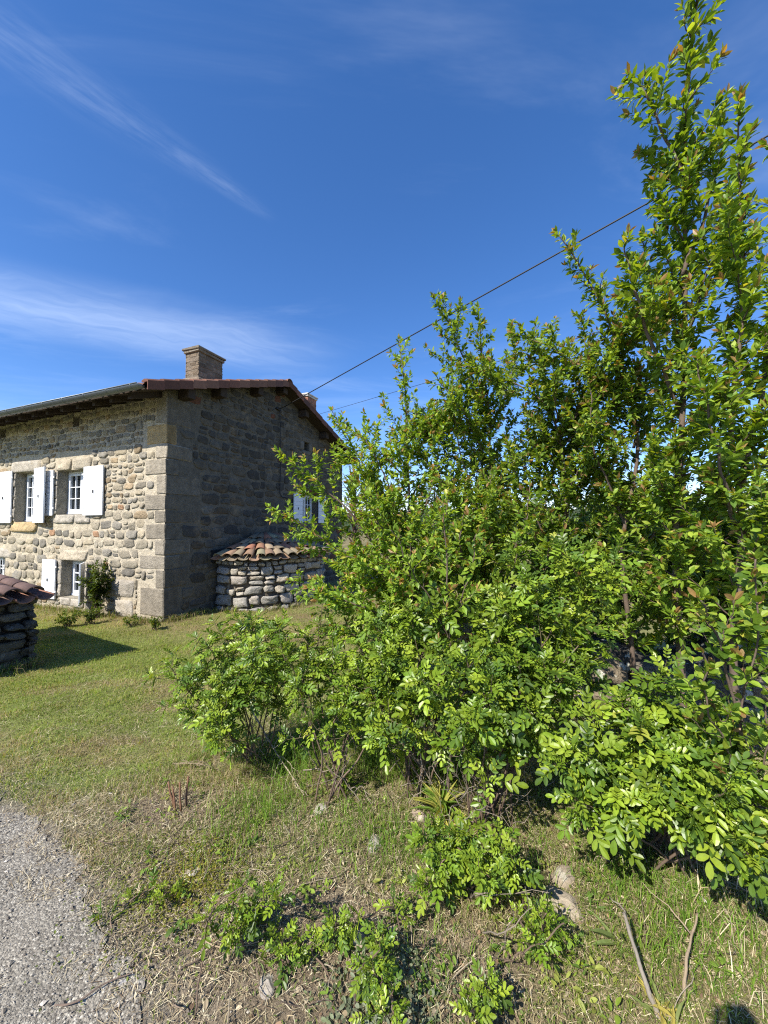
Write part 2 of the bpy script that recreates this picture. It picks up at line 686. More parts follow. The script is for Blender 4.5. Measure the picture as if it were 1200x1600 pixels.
def build_road():
    # sheet with a ragged edge, 4 mm above the ground
    n_s, n_t = 500, 70
    seg = np.hypot(*np.diff(ROAD_EDGE, axis=0).T)
    cum = np.concatenate([[0], np.cumsum(seg)])
    s_ = np.linspace(0, cum[-1], n_s) ** 1.0
    s_ = cum[-1] * (np.linspace(0, 1, n_s) ** 2.2)
    ex = np.interp(s_, cum, ROAD_EDGE[:, 0])
    ey = np.interp(s_, cum, ROAD_EDGE[:, 1])
    rag = 0.12 * (vnoise(s_ * 5, s_ * 0, 3) - 0.5) + 0.05 * (vnoise(s_ * 19, s_ * 0, 4) - 0.5)
    t = np.linspace(0, 1, n_t) ** 1.6
    # far side of the road: parallel band behind and to the left of the viewpoint
    fx, fy = ex - 1.4 - 0.3 * s_, ey - 4.2
    X = ex[:, None] * (1 - t) + fx[:, None] * t + (rag[:, None] * (1 - t)) * 0.7
    Y = ey[:, None] * (1 - t) + fy[:, None] * t + (rag[:, None] * (1 - t)) * 0.7
    Z = ground_z(X, Y) + 0.006 + 0.01 * np.sqrt(t)
    i = np.arange(n_s - 1)[:, None] * n_t
    j = np.arange(n_t - 1)[None, :]
    q4 = np.stack([i + j, i + j + 1, i + n_t + j + 1, i + n_t + j], -1).reshape(-1, 4)
    m, q, b = new_mat('chip_seal')
    p = pos(q)
    vo = q.node('ShaderNodeTexVoronoi')
    q.l.new(p, vo.inputs['Vector'])
    vo.inputs['Scale'].default_value = 115.0
    vo2 = q.node('ShaderNodeTexVoronoi')
    q.l.new(p, vo2.inputs['Vector'])
    vo2.inputs['Scale'].default_value = 330.0
    sep = q.node('ShaderNodeSeparateColor')
    q.l.new(vo.outputs['Color'], sep.inputs[0])
    chip = q.ramp(sep.outputs[0], [(0.0, (0.07, 0.063, 0.052)), (0.4, (0.21, 0.192, 0.158)), (0.8, (0.36, 0.333, 0.275)), (1.0, (0.54, 0.51, 0.43))])
    gap = q.step(vo.outputs['Distance'], 0.35, 0.62)
    cc = q.mix(q.m('MULTIPLY', gap, 0.6), chip, (0.15, 0.132, 0.106))
    dust = q.step(q.noise(p, 4.5, 5.0, 0.65), 0.42, 0.72)
    cc = q.mix(q.m('MULTIPLY_ADD', dust, 0.5, 0.12), cc, (0.25, 0.23, 0.19))
    pat = q.noise(p, 3.0, 4.0, 0.6)
    f = q.m('MULTIPLY_ADD', pat, 0.6, 0.72)
    cc = q.mix(1.0, cc, q.xyz(f, f, f), 'MULTIPLY')
    q.l.new(cc, b.inputs['Base Color'])
    b.inputs['Roughness'].default_value = 0.85
    b.inputs['Specular IOR Level'].default_value = 0.25
    h = q.m('ADD', q.m('MULTIPLY', vo.outputs['Distance'], -1.0), q.m('MULTIPLY', vo2.outputs['Distance'], -0.4))
    bump(q, b, h, 0.004)
    o = mesh_np('road', np.stack([X, Y, Z], -1), [q4], m, None, None, True)
    kind(o, 'structure')


build_ground()
build_road()


def build_hill():
    # low wooded hills far behind
    xs = np.linspace(-500, 700, 120)
    ts = np.linspace(0, 1, 14)
    X, T = np.meshgrid(xs, ts)
    Y = 260 + 240 * T + 20 * vnoise(X * 0.02, T * 3, 61)
    top = 12 + 14 * vnoise(X * 0.012 + 4, X * 0, 62) + 5 * vnoise(X * 0.06, X * 0, 63)
    Z = -10 + (top + 8) * np.sin(T * math.pi * 0.55)
    ny, nx = X.shape
    i = np.arange(ny - 1)[:, None] * nx
    j = np.arange(nx - 1)[None, :]
    q4 = np.stack([i + j, i + j + 1, i + nx + j + 1, i + nx + j], -1).reshape(-1, 4)
    m = mat_plain('hill_wood', (0.05, 0.075, 0.035), 0.95, 0.1, 0, 0.5, 0.12, 0.4, 2.0)
    kind(mesh_np('hill', np.stack([X, Y, Z], -1), [q4], m, None, None, True), 'structure')


build_hill()

# ------------------------------------------------------------------ stonework
STONE_PAL = np.array([(0.25, 0.225, 0.18), (0.28, 0.25, 0.20), (0.20, 0.182, 0.152), (0.30, 0.262, 0.20), (0.165, 0.155, 0.138), (0.26, 0.205, 0.14), (0.33, 0.30, 0.245), (0.21, 0.197, 0.175)])
MORTAR = (0.43, 0.375, 0.28)


def stone(mb, cx, cz, w, h, depth, r, MAP, sq=4.0, rough=0.10, col=None):
    """one rounded block, drawn in (u, v, out) and sent through MAP"""
    n = 14
    a = np.arange(n) * 2 * math.pi / n + r.uniform(-.14, .14, n)
    e = 2.0 / sq
    x = np.sign(np.cos(a)) * np.abs(np.cos(a)) ** e
    y = np.sign(np.sin(a)) * np.abs(np.sin(a)) ** e
    k = 1.0 + r.uniform(-rough, rough * 0.5, n)
    cut = r.uniform(0, 6.28)                      # one knocked off corner
    k = k * (1 - rough * .8 * np.clip(np.cos(a - cut), 0, 1) ** 6)
    x, y = x * k, y * k
    sk = r.uniform(-.14, .14)
    tl = r.uniform(-.45, .45, 2) * depth
    rings = []
    for sc, d in ((1.0, -0.02), (0.99, 0.5), (0.93, 0.9), (0.5, 1.0)):
        u = cx + (x + sk * y) * sc * w / 2
        v = cz + y * sc * h / 2
        o = np.where(d > 0, d * depth + (x * tl[0] + y * tl[1]) * (d > .3) + r.uniform(-.2, .2, n) * depth * (d > .45), -0.012)
        rings.append(np.stack([u, v, o], -1))
    c = np.array([[cx, cz, depth * 1.02]])
    V = np.concatenate(rings + [c])
    f = []
    for k_ in range(3):
        i = k_ * n
        for j in range(n):
            j2 = (j + 1) % n
            f.append((i + j, i + j2, i + n + j2, i + n + j))
    for j in range(n):
        f.append((3 * n + j, 3 * n + (j + 1) % n, 4 * n))
    if col is None:
        col = STONE_PAL[r.integers(len(STONE_PAL))] * np.array((1.14, 1.11, 1.03)) * r.uniform(0.8, 1.15)
        if r.random() < 0.015:
            col = np.array((0.33, 0.20, 0.12))
    mb.add(MAP(V), f, col)


def free_spans(u0, u1, v0, v1, holes):
    """stretches of [u0,u1] not covered by holes in that course"""
    cuts = [(a, b) for a, b, c, d in holes if c < v1 - 0.03 and d > v0 + 0.03]
    cuts.sort()
    out, cur = [], u0
    for a, b in cuts:
        if a > cur:
            out.append((cur, min(a, u1)))
        cur = max(cur, b)
    if cur < u1:
        out.append((cur, u1))
    return [(a, b) for a, b in out if b - a > 0.07]


def masonry(mb, u0, u1, v0, v1, holes, MAP0, r, hmin=.13, hmax=.24, depth=0.035, gap=0.03, top=None, asp=(0.8, 1.9), sq=4.0, rough=.10, grow=0.0, cols=None, warp=0.0):
    def MAP(V):
        if warp:
            V = V.copy()
            V[:, 1] += warp * (vnoise(V[:, 0] * 1.6, V[:, 1] * 1.2, 41) - .5) * 2 + warp * .5 * (vnoise(V[:, 0] * 6, V[:, 1] * 5, 42) - .5) * 2
            V[:, 0] += warp * .6 * (vnoise(V[:, 0] * 4, V[:, 1] * 5, 43) - .5) * 2
        return MAP0(V)
    v = v0
    while v < v1 - 0.06:
        h = r.uniform(hmin, hmax) * (1.0 + grow * (1 - (v - v0) / (v1 - v0)))
        if v1 - v - h < 0.08:
            h = v1 - v
        for a, b in free_spans(u0, u1, v, v + h, holes):
            u = a
            while u < b - 0.04:
                w = h * r.uniform(*asp)
                if b - u - w < h * 0.5:
                    w = b - u
                w = min(w, 0.75)
                cu, cv = u + w / 2, v + h / 2 + r.uniform(-.12, .12) * h
                hh = h * r.uniform(0.78, 1.1) - gap
                ok = True
                if top is not None and cv + hh / 2 > top(cu):
                    ok = False
                if ok and w - gap > 0.03 and hh > 0.03:
                    if w < h * 1.3 and h > 0.15 and r.random() < 0.35:
                        stone(mb, cu, v + h * 0.27, w - gap, h * 0.48 - gap, depth * r.uniform(.6, 1.2), r, MAP, sq, rough, None if cols is None else cols(r))
                        stone(mb, cu, v + h * 0.76, w - gap, h * 0.46 - gap, depth * r.uniform(.6, 1.2), r, MAP, sq, rough, None if cols is None else cols(r))
                    else:
                        stone(mb, cu, cv, w - gap, hh, depth * r.uniform(.6, 1.3), r, MAP, sq, rough, None if cols is None else cols(r))
                u += w
        v += h


def sheet(mb, u0, u1, v0, v1, holes, MAP, col, depth, top=None, st=0.12):
    """mortar face with real openings and their reveals"""
    us = sorted(set([u0, u1] + [x for h in holes for x in h[:2] if u0 < x < u1]))
    vs = sorted(set([v0, v1] + [x for h in holes for x in h[2:4] if v0 < x < v1]))
    U, Vv = [], []
    for a, b in zip(us[:-1], us[1:]):
        n = max(1, int((b - a) / st))
        U += list(np.linspace(a, b, n + 1)[:-1])
    U.append(us[-1])
    for a, b in zip(vs[:-1], vs[1:]):
        n = max(1, int((b - a) / st))
        Vv += list(np.linspace(a, b, n + 1)[:-1])
    Vv.append(vs[-1])
    U, Vv = np.array(U), np.array(Vv)
    G, H = np.meshgrid(U, Vv)
    O = (vnoise(G * 5, H * 5, 31) - 0.5) * 0.016
    T = G * 0 + 1e9 if top is None else np.vectorize(top)(G)
    Hc = np.minimum(H, T)
    f = []
    nu = len(U)
    for i in range(len(Vv) - 1):
        for j in range(nu - 1):
            cu, cv = (U[j] + U[j + 1]) / 2, (Vv[i] + Vv[i + 1]) / 2
            if any(h[0] < cu < h[1] and h[2] < cv < h[3] for h in holes):
                continue
            if top is not None and Vv[i] >= max(T[i, j], T[i, j + 1]):
                continue
            k = i * nu + j
            f.append((k, k + 1, k + nu + 1, k + nu))
    mb.add(MAP(np.stack([G, Hc, O], -1).reshape(-1, 3)), f, col)
    for a, b, c, d in holes:                     # reveals
        for (p, q_) in (((a, c), (a, d)), ((a, d), (b, d)), ((b, d), (b, c)), ((b, c), (a, c))):
            mb.add(MAP(np.array([(p[0], p[1], 0.012), (q_[0], q_[1], 0.012), (q_[0], q_[1], -depth), (p[0], p[1], -depth)])), [(0, 1, 2, 3)], (0.30, 0.27, 0.21))


# ------------------------------------------------------------------ the farmhouse (built in its own frame: x along the front towards the corner, y into depth)
HX0, HY0, HA = -4.56, 8.0, math.radians(-22.5)
HL, HD = 11.5, 7.62            # length, depth
Z0 = -0.75
EV = 4.34                      # eaves height of the wall
RY = 3.62                      # ridge
SL = 0.353


def roof_z(y):
    return 5.83 - SL * abs(y - RY)


def hworld(x, y, z=0.0):
    c, s_ = math.cos(HA), math.sin(HA)
    return np.array((HX0 + x * c - y * s_, HY0 + x * s_ + y * c, z))


house = thing('stone_farmhouse', 'two storey granite farmhouse with white shutters, sunlit front and shaded gable', 'house', (HX0, HY0, 0), HA, local=True)
FRONT = lambda V: np.stack([V[:, 0], -V[:, 2], V[:, 1]], -1)           # u = x, v = z, out = -y
GABLE = lambda V: np.stack([V[:, 2], V[:, 0], V[:, 1]], -1)            # u = y, v = z, out = +x

W1 = (-5.62, -4.60, 1.70, 2.99)
W2 = (-3.77, -2.62, 1.87, 2.94)
W3 = (-3.50, -2.66, -0.12, 0.76)
W4 = (-7.05, -6.03, 0.06, 0.74)
A1 = (-3.21, -2.98, 3.97, 4.22)
A2 = (-6.55, -6.18, 3.99, 4.26)
W0 = (-8.6, -7.55, 1.72, 2.99)
FH = [W0, W1, W2, W3, W4, A1, A2]
GW = (4.86, 5.80, 1.70, 2.66)
GH = (5.00, 5.27, 4.10, 4.37)

r_ = np.random.default_rng(5)
mb = MB()
sheet(mb, -HL, 0.0, Z0, 4.45, FH, FRONT, MORTAR, 0.42)
# dressed stones round the openings and at the corner are laid first, the rubble keeps clear of them
SURR = []
front_holes = list(FH)


def dressed(a, b, c, d, out=0.03, col=(0.36, 0.325, 0.27), MAP=FRONT, holes=None):
    stone(mb, (a + b) / 2, (c + d) / 2, b - a - 0.015, d - c - 0.015, out, r_, MAP, 9.0, 0.025, np.array(col) * r_.uniform(.9, 1.08))
    if holes is not None:
        holes.append((a, b, c, d))


dressed(W1[0] - .22, W1[1] + .12, W1[3], W1[3] + .30, holes=front_holes)
dressed(W2[0] - .10, W2[0] + .55, W2[3], W2[3] + .28, col=(0.42, 0.36, 0.27), holes=front_holes)
dressed(W2[0] + .55, W2[1] + .16, W2[3], W2[3] + .28, col=(0.40, 0.35, 0.27), holes=front_holes)
dressed(W3[0] - .10, W3[1] + .13, W3[3], W3[3] + .26, col=(0.42, 0.36, 0.27), holes=front_holes)
dressed(W1[0] - .18, W1[1] + .06, W1[2] - .27, W1[2], col=(0.44, 0.33, 0.18), out=.05, holes=front_holes)
dressed(W2[0] - .14, W2[0] + .72, W2[2] - .22, W2[2], holes=front_holes)
dressed(W2[0] + .72, W2[1] + .16, W2[2] - .22, W2[2], holes=front_holes)
dressed(W3[0] - .02, W3[0] + .40, W3[2] - .20, W3[2], holes=front_holes)
dressed(W3[0] + .40, W3[1] + .06, W3[2] - .20, W3[2], holes=front_holes)
dressed(W4[0], W4[1] + .22, W4[3], W4[3] + .25, holes=front_holes)
for w in (W1, W2, W3):
    z = w[2]
    while z < w[3] - .12:
        h = min(r_.uniform(.25, .5), w[3] - z)
        dressed(w[0] - r_.uniform(.14, .26), w[0], z, z + h, holes=front_holes, out=.022)
        dressed(w[1], w[1] + r_.uniform(.14, .26), z, z + h, holes=front_holes, out=.022)
        z += h
gable_holes = [GW, GH]
qb = MB()
z, k = Z0, 0
while z < 4.30:
    h = r_.uniform(.22, .46) if z > 0.4 else r_.uniform(.38, .6)
    h = min(h, 4.32 - z)
    if 4.32 - z - h < .15:
        h = 4.32 - z
    lf, lg = (r_.uniform(.55, .85), r_.uniform(.3, .42)) if k % 2 else (r_.uniform(.28, .4), r_.uniform(.6, .95))
    col = np.array((0.285, 0.25, 0.195)) * r_.uniform(.72, 1.12)
    if 3.2 < z < 3.6:
        col = np.array((0.44, 0.31, 0.15))
    # block that wraps the corner
    bev = 0.018
    lo, hi = np.array((-lf * r_.uniform(.75, 1), -0.012 - r_.uniform(0, .012), z + .008)), np.array((0.010 + r_.uniform(0, .012), lg * r_.uniform(.6, 1), z + h - .008))
    jit = r_.normal(0, .007, (24, 3))
    ccs = np.array([col * (0.5 if (i_ % 3 == 0 and i_ >= 12) else 1.0) for i_ in range(24)])  # gable-side faces darker: the gable's shade painted into the vertex colours
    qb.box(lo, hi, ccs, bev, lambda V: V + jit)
    front_holes.append((-lf, 0, z, z + h))
    gable_holes.append((0, lg, z, z + h))
    z += h
    k += 1
# second column of big ashlar next to the corner, low down
for a, b, c, d in ((-1.75, -0.88, 0.02, 0.42), (-1.55, -0.9, -0.40, -0.02), (-1.5, -0.62, .46, .78)):
    if not any(x[0] < b and x[1] > a and x[2] < d and x[3] > c for x in front_holes):
        dressed(a, b, c, d, holes=front_holes)
masonry(mb, -HL, 0.0, Z0, 4.42, front_holes, FRONT, r_, .10, .21, 0.021, 0.020, grow=0.35, rough=.2, sq=3.4, warp=.03, asp=(.7, 2.1))
mb.build('front_wall', M_STONE, house, True)
qb.build('cornerstones', M_STONE, house)

mb = MB()
top = lambda u: roof_z(u) - 0.10
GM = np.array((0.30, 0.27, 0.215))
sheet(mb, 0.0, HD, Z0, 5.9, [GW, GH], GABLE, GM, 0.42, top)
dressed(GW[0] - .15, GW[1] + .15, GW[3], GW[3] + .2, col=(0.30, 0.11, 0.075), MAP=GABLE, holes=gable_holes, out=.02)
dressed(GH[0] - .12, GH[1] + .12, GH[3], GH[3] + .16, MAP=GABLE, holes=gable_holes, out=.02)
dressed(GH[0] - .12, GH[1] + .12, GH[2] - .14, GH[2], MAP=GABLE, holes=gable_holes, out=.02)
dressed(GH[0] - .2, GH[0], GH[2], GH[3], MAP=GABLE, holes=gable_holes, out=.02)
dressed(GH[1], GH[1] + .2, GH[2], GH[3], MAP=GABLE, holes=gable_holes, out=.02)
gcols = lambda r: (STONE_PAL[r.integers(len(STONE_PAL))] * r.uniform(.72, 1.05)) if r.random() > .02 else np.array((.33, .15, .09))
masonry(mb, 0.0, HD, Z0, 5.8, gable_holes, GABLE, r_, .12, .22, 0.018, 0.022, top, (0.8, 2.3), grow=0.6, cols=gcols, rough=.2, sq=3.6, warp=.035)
mb.build('gable_wall', M_GABLE_SHADED, house, True)

mb = MB()
mb.box((-HL, HD - .3, Z0), (-0.02, HD, 4.3), MORTAR)
mb.box((-HL - .3, 0.02, Z0), (-HL - .002, HD, 4.3), MORTAR)
mb.build('rear_walls', M_STONE, house)

# roof: timber deck with corrugated clay tiles on both slopes
OV, VO = 0.72, 0.40
mb = MB()
for sgn in (-1, 1):
    ye = -OV if sgn < 0 else HD + OV - .1
    P = [(-HL - .4, ye), (VO, ye), (VO, RY), (-HL - .4, RY)]
    lo = [(x, y, roof_z(y) - .115) for x, y in P]
    hi = [(x, y, roof_z(y) - .075) for x, y in P]
    mb.add(np.array(lo + hi), [(0, 3, 2, 1), (4, 5, 6, 7), (0, 1, 5, 4), (1, 2, 6, 5), (2, 3, 7, 6), (3, 0, 4, 7)], (1, 1, 1))
rdeck = mb.build('roof', M_WOOD, house)
META[rdeck.name] = {}
x = -0.25
while x > -HL:                                     # rafter tails under the front eaves
    mb = MB()
    y0, y1 = -OV + .05, 0.2
    P = [(x, y0), (x + .09, y0), (x + .09, y1), (x, y1)]
    lo = [(a, b, roof_z(b) - .235) for a, b in P]
    hi = [(a, b, roof_z(b) - .117) for a, b in P]
    mb.add(np.array(lo + hi), [(0, 3, 2, 1), (4, 5, 6, 7), (0, 1, 5, 4), (1, 2, 6, 5), (2, 3, 7, 6), (3, 0, 4, 7)])
    mb.build('rafter', M_WOOD, rdeck)
    x -= 0.55
for y in (0.35, 1.25, 2.55, RY, 4.75, 6.0, 7.25):          # purlin ends under the verge
    mb = MB()
    mb.box((-0.5, y - .10, roof_z(y) - .34), (VO - .10, y + .10, roof_z(y) - .12 - (.03 if y == RY else 0)), (1, 1, 1), .012)
    mb.build('purlin', M_WOOD, rdeck)

TILE = np.array([(0.17, 0.075, 0.05), (0.20, 0.09, 0.06), (0.14, 0.07, 0.052), (0.23, 0.115, 0.075)])
mb = MB()
for sgn in (-1, 1):
    ylow = -OV - .06 if sgn < 0 else HD + OV - .04
    length = abs(ylow - RY)
    xs = np.arange(-HL - .4, VO - .02, 0.025)
    wave = 0.050 * (np.abs(np.cos(xs * math.pi / 0.21)) ** 0.8) - .012
    n = int(length / .34)
    for k in range(n + 1):
        y0 = ylow + (RY - ylow) * k / (n + 1)
        y1 = ylow + (RY - ylow) * (k + 1.12) / (n + 1)
        za = roof_z(y0) + wave + .025 - .03
        zb = roof_z(y1) + wave * 0.9 - .03
        jit = vnoise(np.floor(xs / .21) * 1.7, xs * 0 + k * 3.1, 12)
        za = za + (jit - .5) * .018
        y0j = y0 + (jit - .5) * .05 * (1 if sgn < 0 else -1)
        A = np.stack([xs, y0j, za], -1)
        B = np.stack([xs, xs * 0 + y1, zb], -1)
        C = np.stack([xs, y0j, za - .022], -1)
        V = np.concatenate([C, A, B])
        N = len(xs)
        i = np.arange(N - 1)
        f = np.concatenate([np.stack([i, i + 1, i + 1 + N, i + N], -1), np.stack([i + N, i + 1 + N, i + 1 + 2 * N, i + 2 * N], -1)])
        if sgn > 0:
            f = f[:, ::-1]
        base = TILE[(jit * 3.99).astype(int)]
        mb.addnp(V, [f], np.concatenate([base] * 3))
mb.build('roof_tiles', M_TILE, rdeck, True)

mb = MB()                                          # verge tiles: flat apron and a rounded top, one after another up the slope
for sgn in (-1, 1):
    ylow = -OV - .04 if sgn < 0 else HD + OV - .06
    n = 13
    for k in range(n):
        a = ylow + (RY - ylow) * k / n
        b = ylow + (RY - ylow) * (k + 1.06) / n
        col = TILE[rng.integers(4)] * rng.uniform(.6, .95)
        lift = 0.018
        xo = VO + .03 + rng.uniform(-.006, .006)
        prof = [(xo, -.145), (xo + .018, -.145), (xo + .018, .03), (xo - .015, .062), (xo - .09, .072), (xo - .16, .045), (xo - .16, .01), (xo, .01)]
        V = [(x, a, roof_z(a) + z + lift) for x, z in prof] + [(x, b, roof_z(min(b, RY) if sgn < 0 else max(b, RY)) + z - .004) for x, z in prof]
        m_ = len(prof)
        f = [(i, (i + 1) % m_, m_ + (i + 1) % m_, m_ + i) for i in range(m_)] + [tuple(range(m_))[::-1], tuple(range(m_, 2 * m_))]
        mb.add(np.array(V), f, col)
mb.build('verge_tiles', M_TILE, rdeck)

mb = MB()                                          # ridge caps
k, x = 0, VO + .05
while x > -HL - .3:
    n = 9
    a = np.linspace(math.pi, 0, n)
    col = TILE[rng.integers(4)] * rng.uniform(.8, 1.1)
    V = []
    for xx, rr in ((x, .135), (x - .42, .118)):
        for t in (0, .02):
            V += [(xx, RY + (rr - t) * math.cos(q_), 5.83 - .03 + (rr - t) * math.sin(q_) * .85) for q_ in a]
    f = []
    for j in range(n - 1):
        f += [(j, j + 1, 2 * n + j + 1, 2 * n + j), (n + j, 3 * n + j, 3 * n + j + 1, n + j + 1), (j, n + j, n + j + 1, j + 1), (2 * n + j, 2 * n + j + 1, 3 * n + j + 1, 3 * n + j)]
    if k == 0:
        f.append(tuple(range(n)))
    mb.add(np.array(V), f, col)
    x -= .39
    k += 1
mb.build('ridge_tiles', M_TILE, rdeck, True)

# gutter
mb = MB()
gy, gz, gr = -OV - .13, 4.235, .085
n = 11
a = np.linspace(math.pi, 2 * math.pi, n)
V = []
for xx in (-HL - .4, VO - .02):
    V += [(xx, gy + gr * math.cos(t), gz + gr * math.sin(t)) for t in a] + [(xx, gy + (gr - .008) * math.cos(t), gz + (gr - .008) * math.sin(t)) for t in a]
f = []
for j in range(n - 1):
    f += [(j, j + 1, 2 * n + j + 1, 2 * n + j), (n + j, 3 * n + j, 3 * n + j + 1, n + j + 1)]
f += [(0, 2 * n, 3 * n, n), (n - 1, 2 * n - 1, 4 * n - 1, 3 * n - 1)]
f += [tuple(range(2 * n, 3 * n)), tuple(range(0, n))]
mb.add(np.array(V), f)
mb.tube([(-HL - .4, gy - gr, gz), (VO - .02, gy - gr, gz)], .011, 6)
x = .2
while x > -HL:
    mb.tube([(x, gy + gr * 1.06 * math.cos(t), gz + gr * 1.06 * math.sin(t)) for t in a], .006, 4)
    x -= .7
mb.build('gutter', M_ZINC, house, True)


# chimneys
def chimney(x0, x1, y0, y1, zb, zt, brick, cap_col, name='chimney'):
    mb = MB()
    r = np.random.default_rng(int(abs(zt * 100)))
    pal = (0.36, 0.17, 0.115) if brick else (0.19, 0.15, 0.11)
    core = (0.17, 0.14, 0.105)
    mb.box((x0 + .02, y0 + .02, zb), (x1 - .02, y1 - .02, zt), core)
    ch = .075 if brick else .115
    z = zb
    faces = [(lambda V: np.stack([V[:, 0], y0 + .02 - V[:, 2], V[:, 1]], -1), x0, x1), (lambda V: np.stack([x1 - .02 + V[:, 2], V[:, 0], V[:, 1]], -1), y0, y1),
             (lambda V: np.stack([x0 + .02 - V[:, 2], V[:, 0], V[:, 1]], -1), y0, y1), (lambda V: np.stack([V[:, 0], y1 - .02 + V[:, 2], V[:, 1]], -1), x0, x1)]
    for MP, a, b in faces:
        masonry(mb, a, b, zb, zt - .13, [], MP, r, ch * .8, ch * 1.15, .007, .012, asp=(1.4, 2.6), sq=8, rough=.05,
                cols=lambda r: np.array(pal) * r.uniform(.72, 1.15) + (0 if brick else r.uniform(-.02, .02)))
    # spreading foot and corbelled cap
    mb.box((x0 - .06, y0 - .06, zb), (x1 + .05, y1 + .06, zb + (.3 if not brick else .12)), np.array(pal) * 1.05, .05, lambda V: V + r.normal(0, .008, V.shape))
    for k, (e, h) in enumerate(((.025, .06), (.05, .055))):
        zz = zt - .13 + k * .062
        mb.box((x0 - e, y0 - e, zz), (x1 + e, y1 + e, zz + h), np.array(cap_col) * (1 - .1 * k), .012, lambda V: V + r.normal(0, .004, V.shape))
    return mb.build(name, M_STONE, rdeck)


chimney(-.50, -.06, .82, 1.56, 4.75, 5.78, False, (0.20, 0.17, 0.13))
chimney(-1.1, -.62, 6.12, 6.72, 4.6, 6.46, True, (0.62, 0.60, 0.56))


# windows, shutters
def window(h, MP, cols, rows, inset=.20, leaves=2, curtain=None, parent=house, wood=None):
    a, b, c, d = h
    mb = MB()
    MM = lambda V: MP(V)
    def bar(u0, u1, v0, v1, o0, o1):
        mb.box((u0, v0, o0), (u1, v1, o1), (1, 1, 1), .006, lambda V: MM(V))
    fw = .055
    o1, o0 = -inset, -inset - .06
    bar(a + .002, b - .002, c + .002, c + fw, o0, o1 + .02)
    bar(a + .002, b - .002, d - fw, d - .002, o0, o1)
    bar(a + .002, a + fw, c + fw + .001, d - fw - .001, o0, o1)
    bar(b - fw, b - .002, c + fw + .001, d - fw - .001, o0, o1)
    lw = (b - a - 2 * fw) / leaves
    for k in range(leaves):
        u0 = a + fw + k * lw + .004
        u1 = u0 + lw - .008
        s_ = .05
        v0, v1 = c + fw + .004, d - fw - .004
        p0, p1 = o0 + .01, o1 + .014
        bar(u0, u0 + s_, v0, v1, p0, p1)
        bar(u1 - s_, u1, v0, v1, p0, p1)
        bar(u0 + s_ + .001, u1 - s_ - .001, v0, v0 + s_ + .02, p0, p1)
        bar(u0 + s_ + .001, u1 - s_ - .001, v1 - s_, v1, p0, p1)
        for j in range(1, cols):
            uu = u0 + s_ + (u1 - u0 - 2 * s_) * j / cols
            bar(uu - .012, uu + .012, v0 + s_ + .022, v1 - s_ - .002, p0 + .012, p1 - .008)
        for j in range(1, rows):
            vv = v0 + s_ + (v1 - v0 - 2 * s_) * j / rows
            bar(u0 + s_ + .002, u1 - s_ - .002, vv - .012, vv + .012, p0 + .014, p1 - .011)
    w = mb.build('window', wood or M_WHITE, parent)
    g = MB()
    g.add(MM(np.array([(a + fw, c + fw, o0 + .025), (b - fw, c + fw, o0 + .025), (b - fw, d - fw, o0 + .025), (a + fw, d - fw, o0 + .025)])), [(0, 1, 2, 3)])
    g.build('pane', M_GLASS, w)
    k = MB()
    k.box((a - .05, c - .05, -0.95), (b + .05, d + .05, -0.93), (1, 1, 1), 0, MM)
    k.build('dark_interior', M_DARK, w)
    if curtain:
        u0, u1 = curtain
        us = np.linspace(u0, u1, 40)
        V, f = [], []
        for vv in (c + .05, d - .05):
            V += [(u, vv, -inset - .16 + .015 * math.sin(u * 70)) for u in us]
        for j in range(39):
            f.append((j, j + 1, 41 + j, 40 + j))
        m2 = MB()
        m2.add(MM(np.array(V)), f)
        m2.build('curtain', M_CURTAIN, w, True)
    return w


window(W1, FRONT, 2, 4, .22)
window(W2, FRONT, 2, 3, .22, curtain=(W2[0] + .45, W2[1] - .1))
window(W3, FRONT, 1, 3, .22)
window(W4, FRONT, 1, 2, .22)
window(W0, FRONT, 2, 4, .22)
M_RED = mat_plain('brown_paint', (0.09, 0.035, 0.025), 0.6)
window(GW, GABLE, 2, 3, .2)

# iron bars in the low window at the left
mb = MB()
for u in np.arange(W4[0] + .12, W4[1], .13):
    mb.tube([(u, -0.0 + .06, W4[2]), (u, .06, W4[3])], .009, 5)
for v in (.28, .52):
    mb.tube([(W4[0], .06, v), (W4[1], .06, v)], .007, 5)
mb.build('window_grille', M_WHITE, house)

for h, MP in ((A1, FRONT), (A2, FRONT), (GH, GABLE)):
    mb = MB()
    mb.box((h[0] - .02, h[2] - .02, -.40), (h[1] + .02, h[3] + .02, -.36), (1, 1, 1), 0, MP)
    mb.build('vent_opening', M_DARK, house)


